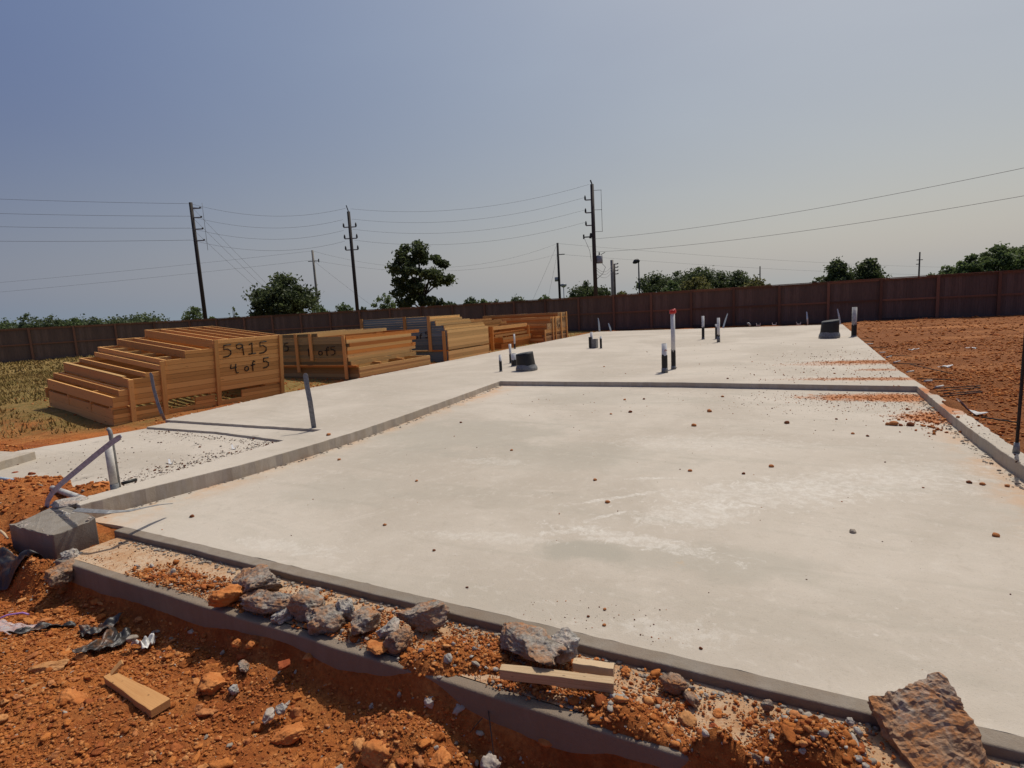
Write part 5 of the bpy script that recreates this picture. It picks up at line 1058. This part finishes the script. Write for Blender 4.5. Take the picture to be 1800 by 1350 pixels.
# rebar upright and the rods lying off the right edge
rb = empty('rebar', (1.808, 6.794, 0.000)); tag(rb, 'upright rusty rebar leaning from the right hand curb', 'rebar')
q_ = Vector((1.832, 6.850, 1.007)) - rb.location; mb = MB(); mb.tube([(0, 0, -.02), q_*.5, q_, q_*1.25], .0135, 8)
d_ = q_.normalized()
for k in range(70):
    c_ = q_*1.2*(k/70); mb.tube([c_, c_+d_*.007], .0155, 8, smooth=False)
mb.build('rod', M['rebar'], rb)
mb = MB(); mb.tube([(0, 0, .0), (0, 0, .10)], [.03, .022], 8); mb.build('paint_band', M['galv_dark'], rb)
RODS = [((1.847, 10.987, -0.020), (2.526, 11.369, -0.020), 'uppermost of the rods fanned off the curb corner'), ((1.868, 10.759, -0.030), (2.485, 11.181, -0.020), 'second rod in the fan off the curb corner'), ((1.833, 10.263, -0.030), (2.411, 10.710, -0.020), 'third rod in the fan off the curb corner'), ((1.903, 10.499, -0.050), (2.445, 11.017, -0.050), 'lowest bent rod in the fan off the curb corner'),
        ((1.817, 12.237, -0.040), (2.399, 12.312, -0.060), 'single straight rod above the fan, beside a white sleeve'), ((2.026, 14.517, -0.050), (2.488, 13.105, -0.050), 'slanting rod crossing the clay right of the slab'), ((1.763, 14.708, -0.040), (2.297, 14.727, -0.050), 'short rod at the right slab edge above the slanting one'), ((1.868, 16.521, -0.040), (2.331, 16.437, -0.050), 'thin rod beside the upper clay streak'),
        ((1.967, 8.717, -0.050), (2.275, 8.544, -0.050), 'rod lying in the clay left of the upright rebar'), ((1.659, 21.140, -0.040), (1.951, 20.954, -0.050), 'first of the far thin rods beyond the grey topped stub'), ((1.656, 22.398, -0.040), (2.094, 22.524, -0.050), 'second of the far thin rods beyond the grey topped stub'), ((1.675, 18.823, -0.040), (2.086, 18.860, -0.050), 'thin rod midway along the right slab edge')]
for a_, b_, lb in RODS:
    a_, b_ = Vector(a_), Vector(b_); zz = max(gz(b_.x, b_.y), gz((a_.x+b_.x)/2, (a_.y+b_.y)/2))+.015; b_.z = max(b_.z, zz); a_.z = max(a_.z, -.03); mb = MB(); m_ = (a_+b_)/2; m_.z = max(m_.z, zz)
    mb.tube([Vector(), m_-a_, b_-a_], .009, 6); tag(mb.build('steel_rod', M['rebar'], None, a_), lb, 'steel rod', 'rods lying off the right slab edge')
SL = [((1.888, 11.984, -0.040), (2.007, 12.066, -0.040), .020), ((1.905, 11.116, -0.020), (2.037, 11.319, -0.020), .020), ((1.789, 13.182, -0.030), (1.936, 13.446, -0.040), .016), ((1.774, 14.901, -0.030), (1.937, 15.279, -0.040), .016), ((1.756, 16.019, -0.030), (1.899, 16.378, -0.040), .016), ((1.731, 17.175, -0.030), (1.880, 17.417, -0.040), .016), ((1.680, 19.892, -0.030), (1.851, 20.186, -0.040), .02)]
for k, (a_, b_, r_) in enumerate(SL):
    a_, b_ = Vector(a_), Vector(b_); b_.z = max(b_.z, gz(b_.x, b_.y)+.02); a_.z = max(a_.z, gz(a_.x, a_.y)+.02)
    mb = MB(); mb.tube([Vector(), b_-a_], [r_, r_*.8], 10); tag(mb.build('plastic_sleeve', M['pvc_dirty'], None, a_), ('white sleeve beside the single straight rod', 'greyish sleeve at the curb corner by the rod fan', 'white sleeve near the slanting rod', 'white sleeve at the end of the upper clay streak', 'white sleeve beside the thin rod and upper streak', 'white sleeve midway along the right slab edge', 'farthest white sleeve at the right slab edge')[k], 'plastic sleeve')
for k, (p_, lb) in enumerate((((3.929, 18.739, -0.100), 'white scrap on the clay yard, farther back at the right'), ((2.638, 14.524, -0.100), 'small white scrap right of the slanting rod'), ((2.683, 18.779, -0.100), 'pale scrap on the clay right of the slab streaks'), ((2.030, 9.489, -0.030), 'crumpled grey scrap on the clay beside the curb'))):
    q_ = Vector(p_); q_.z = gz(q_.x, q_.y); crumple('paper_scrap', tuple(q_), (.22 if k < 3 else .30, .12, .05), M['paper'], lb, 'paper', 50+k, n=10)
# rods and boards lying at the porch, left
for a_, b_, r_, mt, lb in (((-7.176, 2.839, -0.020), (-6.319, 2.750, -0.020), .030, 'pvc_dirty', 'short grey pipe half buried in clay under the leaning strap'), ((-8.777, 2.862, -0.050), (-7.956, 2.872, -0.030), .018, 'galv', 'thin grey tube lying at the left edge'), ((-6.583, 3.225, -0.030), (-6.576, 3.375, -0.030), .018, 'black', 'dark bar lying on the porch behind the white pipe')):
    a_, b_ = Vector(a_), Vector(b_); mb = MB(); mb.tube([Vector(), b_-a_], r_, 10); tag(mb.build('loose_tube', M[mt], None, a_), lb, 'tube')

# ------------------------------------------------------------------ clods, grains, pebbles, grass
def scatter(name, n, xr, yr, smin, smax, power, mats, sub, seed, zfun, keep=None, label=None, sink=.25, kinds=14, dens=None, flatz=.75, clamp=None):
    """many clods as one mesh; sizes follow a power law"""
    rs = np.random.RandomState(seed); base = [rock_shape(1000+seed*50+k, sub, 6 if sub < 2 else 10, .0 if sub < 2 else .30, (1, 1, 1), .5) for k in range(kinds)]
    x = rs.uniform(*xr, n); y = rs.uniform(*yr, n); s = smin*(smax/smin)**(rs.rand(n)**power)
    z = zfun(x, y); ok = np.ones(n, bool)
    if keep is not None: ok &= keep(x, y, z, rs)
    x, y, z, s = x[ok], y[ok], z[ok], s[ok]; n = len(x); which = rs.randint(0, kinds, n); pw = np.array([w for _, w in mats]); mi = rs.choice(len(mats), n, p=pw/pw.sum())
    VV, FF, MI = [], [], []; off = 0
    for k in range(kinds):
        sel = which == k; m = int(sel.sum())
        if not m: continue
        V, F = base[k]; a = rs.uniform(0, 2*math.pi, m); ca, sa = np.cos(a), np.sin(a); t = rs.uniform(-.5, .5, m); ct, st_ = np.cos(t), np.sin(t)
        sc = s[sel][:, None]*.5*np.stack([rs.uniform(.7, 1.6, m), rs.uniform(.6, 1.1, m), rs.uniform(.4, 1.0, m)*flatz/.75], 1)
        P = V[None]*sc[:, None, :]
        X1 = P[..., 0]*ct[:, None]-P[..., 2]*st_[:, None]; Z1 = P[..., 0]*st_[:, None]+P[..., 2]*ct[:, None]
        X2 = X1*ca[:, None]-P[..., 1]*sa[:, None]; Y2 = X1*sa[:, None]+P[..., 1]*ca[:, None]
        W = np.stack([X2+x[sel][:, None], Y2+y[sel][:, None], Z1+(z[sel]+s[sel]*(.5-sink)*.7)[:, None]], -1)
        VV.append(W.reshape(-1, 3)); FF.append((F[None]+(np.arange(m)*len(V))[:, None, None]+off).reshape(-1, 3)); off += m*len(V); MI.append(np.repeat(mi[sel], len(F)))
    me = mesh_np(name, np.concatenate(VV), np.concatenate(FF), None, False)
    for k, _ in mats: me.materials.append(M[k])
    me.polygons.foreach_set('material_index', np.concatenate(MI).astype(np.int32))
    return tag(link(name, me), label, kind='stuff')
CL = [('clod', .66), ('clod_red', .32), ('grey_grain', .02)]
ndf = Fbm(41)
def open_ground(x, y, z, rs):
    on_ledge = (x > -5.5) & (y > 2.08) & (y < 2.6)
    ok = np.where(on_ledge, z > -.230, True) & ~((x > -5.6) & (y >= 2.6)) & ~((x > -6.45) & (x < -5.6) & (y > 2.15))
    return ok & (rs.rand(len(x)) < .35+1.3*np.clip(ndf.fbm(x, y, 2.2, 3)+.42, 0, 1))
scatter('clay_crumbs', 90000, (-6.5, 1.2), (.7, 2.62), .005, .026, 1.7, CL, 1, 1, ground_z, open_ground, 'loose orange clay crumbs over the foreground')
scatter('clay_clods', 2600, (-6.5, 1.2), (.7, 2.62), .024, .085, 2.2, CL, 3, 2, ground_z, open_ground, 'larger orange clay clods over the foreground', flatz=.6, sink=.35)
scatter('clay_clods', 9000, (-6.5, 1.2), (.7, 2.62), .012, .034, 1.6, CL, 2, 22, ground_z, open_ground, 'medium orange clay clods over the foreground', flatz=.7, sink=.3)
scatter('clay_crumbs', 9000, (-12.5, -5.7), (.5, 4.2), .012, .07, 2.2, CL, 1, 3, ground_z, lambda x, y, z, rs: ~((x > -10.4) & (y > 3.0) & (z < -.08)) & ~((x > -6.45) & (y > 2.1)), 'orange clay crumbs beside the porch')
# rubble and gravel that reads as grey among the clay, near the broken chunks
RB = [('chunk_clean', .22), ('grey_grain', .18), ('clod', .58), ('pale_rock', .02)]
def near_rubble(x, y, z, rs):
    d = np.full(len(x), 9.0)
    for a_, b_ in ((-2.6, 2.25), (-2.0, 2.3), (-1.6, 2.25), (-1.25, 2.2), (-3.6, 2.2), (-.75, 2.2), (-.35, 2.25), (-.05, 2.3)): d = np.minimum(d, np.hypot((x-a_)/1.3, y-b_))
    return open_ground(x, y, z, rs) & (d < .22+.2*rs.rand(len(x))) & (rs.rand(len(x)) < .8)
scatter('grey_rubble', 5200, (-4.6, .5), (1.75, 2.58), .008, .05, 1.8, RB, 2, 4, ground_z, near_rubble, 'grey concrete crumbs among the chunks')
# thin scatter on the sandy ledge
led = lambda x, y: np.full_like(x, -.220)
scatter('ledge_crumbs', 4200, (-5.4, 1.2), (2.18, 2.57), .003, .016, 2.0, [('clod', .6), ('clod_dark', .4)], 1, 5, led, lambda x, y, z, rs: rs.rand(len(x)) < .3+.9*np.clip(ndf.fbm(x, y, 3, 3)+.35, 0, 1), 'fine clay crumbs on the sandy ledge')
led2 = lambda x, y: -.220 + .02*np.clip(NC.fbm(x, y, 5, 2)+.5, 0, 1.2)
def lk(x, y, z, rs):
    m = np.clip(sstep(x, -2.35, -1.9)*sstep(-x, .30, .55) + .9*np.exp(-((x+3.55)/.9)**4)*sstep(-y, -2.46, -2.34) + .85*np.exp(-((x+2.5)/.5)**4) + .9*np.exp(-((x-.02)/.22)**2), 0, 1)
    m = m*sstep(-y, -2.585, -2.5-.08*NC.n(x*3, y*0))*np.clip(.55+1.2*ndf.fbm(x, y, 4, 3), .08, 1)*sstep(y, 2.135+.03*NC.n(x*9, y*0), 2.19)
    return rs.rand(len(x)) < m
scatter('ledge_rubble', 34000, (-4.6, .6), (2.13, 2.58), .005, .026, 1.6, [('clod', .50), ('clod_red', .46), ('grey_grain', .04)], 1, 25, led2, lk, 'clay rubble lying along the ledge')
scatter('ledge_rubble', 900, (-4.6, .6), (2.14, 2.57), .022, .06, 2.6, [('clod', .55), ('clod_red', .31), ('chunk_clean', .14)], 2, 26, led2, lk, 'larger clay lumps lying along the ledge')
# dark grains over the slabs
SLABZ = lambda x, y: np.where((y < 11.05) & (x > -5.75) & (x < 1.68), GZ(y), 0.0)
PEB = [(-2.448, 8.621, -0.120), (-1.342, 7.877, -0.120), (-1.284, 8.897, -0.120), (-0.196, 8.288, -0.120), (1.032, 8.458, -0.120), (0.976, 8.445, -0.120), (1.207, 8.463, -0.120), (-1.554, 4.660, -0.140), (-3.186, 3.540, -0.150), (-5.134, 3.068, -0.150), (-5.920, 5.597, -0.120), (-5.194, 5.045, -0.130), (-4.831, 7.330, -0.110), (-3.248, 6.036, -0.120), (-3.672, 4.633, -0.140), (-2.476, 3.269, -0.150), (-1.867, 5.224, -0.140), (-1.032, 5.796, -0.130), (-0.522, 5.849, -0.130), (1.218, 4.878, -0.150), (-0.284, 6.172, -0.130), (0.403, 8.678, -0.110), (-1.256, 10.228, -0.110), (-2.847, 9.681, -0.110), (-2.526, 9.792, -0.110), (-2.705, 8.422, -0.110), (-4.576, 13.804, 0.000), (-1.347, 11.762, 0.000), (0.000, 12.797, 0.000), (0.539, 12.637, 0.000), (0.552, 13.480, 0.000), (-0.473, 14.355, 0.000), (0.799, 15.806, 0.000), (1.326, 6.130, -0.140), (1.413, 6.107, -0.140), (1.585, 6.114, -0.140), (-0.453, 2.785, -0.160), (-0.978, 2.802, -0.160), (-1.026, 2.957, -0.160), (-1.090, 2.851, -0.160), (-1.141, 2.675, -0.160), (1.640, 9.687, -0.120), (1.485, 8.959, -0.120), (1.253, 8.579, -0.120), (0.543, 7.844, -0.120), (0.689, 7.757, -0.120)]
PEBL = ['dark pebble left of the large one near the back of the garage floor', 'large dark pebble at the back of the garage floor, below the tall red capped pipe', 'pebble just behind the large dark one below the red capped pipe', 'lone pebble midway between the large dark one and the close pair', 'right one of the close pair of pebbles toward the clay spill', 'left and longer one of the close pair of pebbles toward the clay spill', 'pebble right of the close pair, nearer the curb', 'reddish pebble alone in the middle of the garage floor', 'small reddish pebble left of middle, toward the lip', 'grey pebble near the left end of the garage floor', 'pebble close under the left curb, upper one', 'pebble close under the left curb, lower one']
BIG = [.07, .08, .09, .08, .12, .08, .10, .05, .035, .05, .07, .05]
pm = []
for k in range(6):
    V, F = rock_shape(700+k, 2, 6, .15, (.5, .45, .36), .65); pm.append(mesh_np('clay_pebble', V, F, M[('clod_dark', 'clod_red', 'clod_red')[k % 3]], False))
for k, p in enumerate(PEB):
    p = Vector(p); s = BIG[k] if k < len(BIG) else (.045 if p.y > 4 else .022)*random.Random(k).uniform(.8, 1.3); p.z = float(SLABZ(np.array([p.x]), np.array([p.y]))[0])+s*.16
    o = link('clay_pebble', pm[k % 6], None, p); o.scale = (s, s, s*.9); o.rotation_euler = (0, 0, k*1.3)
    tag(o, PEBL[k] if k < len(PEBL) else 'small dark red clay pebble lying on the pale concrete', 'pebble', 'clay pebbles scattered on the slab')
rock('stone', (0.338, 4.633, -0.145), (.052, .045, .035), M['grey_grain'], 'single dark grey stone on the garage floor, right of centre', 'stone', 640, sub=3)
GR = [('clod_dark', .55), ('clod_red', .30), ('clod', .15)]
scatter('slab_grains', 2600, (-5.6, 1.6), (2.75, 11.0), .004, .022, 2.6, GR, 1, 6, SLABZ, lambda x, y, z, rs: rs.rand(len(x)) < .10+.9*np.exp(-((x-.6)/1.6)**2-((y-9.6)/1.6)**2), 'fine dark grains on the garage floor')
scatter('slab_grains', 5200, (-4.5, 1.6), (8.3, 11.0), .006, .026, 2.2, GR, 1, 7, SLABZ, lambda x, y, z, rs: rs.rand(len(x)) < .03+.97*np.exp(-((x-1.0)/1.5)**2-((y-10.0)/.7)**2), 'clay grains thrown across the back of the garage floor')
scatter('slab_grains', 7000, (-5, 1.6), (11.3, 21), .008, .035, 2.2, GR, 1, 8, SLABZ, lambda x, y, z, rs: rs.rand(len(x)) < .02+.7*np.exp(-((x-.8)/1.6)**2-((y-12.8)/1.0)**2)+.7*np.exp(-((x-1.0)/1.2)**2-((y-16.0)/1.2)**2), 'clay grains thrown across the right of the house slab')
def streak(x, y, z, rs):
    d = np.zeros(len(x))
    for (cx, cy, rx, ry, an, k) in DIRT_STREAKS:
        ca, sa = math.cos(an), math.sin(an); u = ((x-cx)*ca+(y-cy)*sa)/rx; v = (-(x-cx)*sa+(y-cy)*ca)/ry; d = np.maximum(d, k*np.exp(-(u*u+v*v)**1.2*1.3))
    return rs.rand(len(x)) < d
scatter('spilled_clay', 60000, (-3, 1.64), (8.2, 20), .010, .030, 1.6, [('clod', .75), ('clod_red', .25)], 1, 9, SLABZ, streak, 'thin spill of orange clay across the slab edge', sink=.35)
rs0 = np.random.RandomState(3)
scatter('lip_grains', 260, (-1.9, -.4), (2.72, 3.1), .003, .012, 2.0, GR, 1, 10, SLABZ, lambda x, y, z, rs: rs.rand(len(x)) < np.exp(-((x+.95)/.5)**2-((y-2.8)/.2)**2), 'clay grains spattered on the floor just behind the lip')
scatter('spilled_clay', 1500, (.6, 1.9), (6.8, 9.6), .012, .06, 1.8, [('clod', .38), ('clod_red', .62)], 1, 11, lambda x, y: np.where(x > 1.68, .0, GZ(y)), lambda x, y, z, rs: rs.rand(len(x)) < np.exp(-((x-1.45)/.22)**2-((y-8.7)/.55)**2)*1.2, 'clay spilling over the curb near its far corner')
scatter('porch_crumbs', 14000, (-9.8, -6.4), (3.2, 5.6), .004, .034, 2.4, [('grey_grain', .35), ('chunk_clean', .25), ('clod_dark', .4)], 1, 12, lambda x, y: np.full_like(x, -.075), lambda x, y, z, rs: rs.rand(len(x)) < .04+.8*np.exp(-((x+6.75-.10*(y-3.5))/.38)**2)+.4*np.exp(-((y-5.25)/.12)**2), 'grey mortar crumbs on the porch beside the curb')
scatter('curb_crumbs', 130, (1.70, 1.90), (5.6, 8.4), .006, .03, 2.0, [('chunk_clean', .5), ('clod_dark', .5)], 1, 13, lambda x, y: np.zeros_like(x), None, 'mortar crumbs on the top of the right curb', flatz=.4)
# the yard on the right: coarser with distance
def yard(name, n, xr, yr, a, b, seed, keep=None, label=''):
    return scatter(name, n, xr, yr, a, b, 2.0, [('clod', .7), ('clod_red', .3)], 1, seed, ground_z, keep, label, sink=.35, flatz=.65)
yard('yard_clods', 9000, (1.98, 5), (6.0, 14), .015, .075, 14, None, 'clay clods in the yard beside the right curb')
yard('yard_clods', 13000, (1.8, 12), (11, 22), .02, .085, 15, None, 'clay clods across the yard on the right')
yard('yard_clods', 12000, (1.8, 28), (20, 35.6), .03, .14, 16, lambda x, y, z, rs: rs.rand(len(x)) < .25+1.1*np.clip(ndf.fbm(x, y, .35, 3)+.4, 0, 1), 'coarse clay clods out to the back fence')
yard('yard_clods', 7000, (-16, -10.6), (6, 35), .02, .09, 17, lambda x, y, z, rs: x < -10.6, 'clay clods under and between the lumber stacks')
yard('yard_clods', 5000, (-40, -10.2), (.5, 13), .02, .08, 18, lambda x, y, z, rs: rs.rand(len(x)) < np.clip(1.2-((-x-10)/9), .05, 1), 'clay clods on the bare earth at the left')
p_ = Vector((5.927, 35.361, -0.100)); rock('clay_heap', (14.2, 33.0, -.03), (1.3, .7, .42), M['orange_rock'], 'low heap of clay in front of the back fence, right of the slab', 'clay heap', 650, rot=(0, 0, .2), rough=.2)
# grass: dry, patchy, on the left
def grass(n, xr, yr, h0, h1, seed, keep, label, w=.006):
    rs = np.random.RandomState(seed); x = rs.uniform(*xr, n); y = rs.uniform(*yr, n); ok = keep(x, y, rs); x, y = x[ok], y[ok]; n = len(x); z = ground_z(x, y)
    h = rs.uniform(h0, h1, n); a = rs.uniform(0, 2*math.pi, n); l = rs.uniform(.1, .8, n)*h; b = rs.uniform(0, 2*math.pi, n); ww = w*rs.uniform(.7, 1.5, n)*(1+np.hypot(x, y)/14)
    P = np.stack([x, y, z], 1); s_ = np.stack([np.cos(a)*ww, np.sin(a)*ww, 0*a], 1); t = P+np.stack([np.cos(b)*l, np.sin(b)*l, h], 1)
    V = np.stack([P-s_, P+s_, t], 1).reshape(-1, 3); o = link('dry_grass', mesh_np('dry_grass', V, np.arange(len(V)).reshape(-1, 3), M['grass'])); return tag(o, label, kind='stuff')
gn_ = Fbm(60)
gk = lambda x, y, rs: ~((x > -16.2) & (y > 5.6)) & ((-x-10.9)/2.2 + (gn_.fbm(x, y, .45, 4))*3.0 + (y-4.2)/5 > .9) & (rs.rand(len(x)) < .35+np.clip(gn_.fbm(x, y, 1.8, 3)+.4, 0, .65))
grass(70000, (-34, -11.3), (3.2, 20), .03, .11, 1, gk, 'patchy dry grass at the left of the lumber')
grass(16000, (-60, -30), (2, 26), .06, .16, 2, lambda x, y, rs: rs.rand(len(x)) < .8, 'dry grass toward the left end of the fence', .012)

# chips knocked off the long concrete edges, lying at their feet and along their tops
def edge_chips(name, pts, n, zf, label, seed):
    rs = np.random.RandomState(seed); P = [Vector(p) for p in pts]; L = [(P[i+1]-P[i]).length for i in range(len(P)-1)]; t = rs.rand(n)*sum(L); X_, Y_ = [], []
    for v in t:
        i = 0
        while v > L[i] and i < len(L)-1: v -= L[i]; i += 1
        q = P[i].lerp(P[i+1], v/L[i]); X_.append(q.x+rs.normal()*.03); Y_.append(q.y+rs.normal()*.03)
    base = [rock_shape(5000+k, 1, 4, 0, (1, 1, .5), .5) for k in range(8)]; V, F, off = [], [], 0; s_ = .004*(5**(rs.rand(n)**2))
    for k in range(n):
        b, f = base[k % 8]; V.append(b*s_[k]+np.array([X_[k], Y_[k], zf(X_[k], Y_[k])+s_[k]*.3])); F.append(f+off); off += len(b)
    tag(link(name, mesh_np(name, np.concatenate(V), np.concatenate(F), M['grey_grain'])), label, kind='stuff')
edge_chips('edge_chips', [(-6.0, 3.0, 0), (-5.66, 5.0, 0), (-5.7, 7, 0), (-6.08, 11.0, 0)], 500, lambda x, y: GZ(y), 'chips and grit at the foot of the left curb', 1)
edge_chips('edge_chips', [(1.69, 6.0, 0), (1.60, 8, 0), (1.58, 11.0, 0)], 300, lambda x, y: GZ(y), 'chips and grit at the foot of the right curb', 2)
edge_chips('edge_chips', [(-5.3, 2.54, 0), (1.0, 2.54, 0)], 900, lambda x, y: -.220, 'grit in the angle under the garage lip', 3)
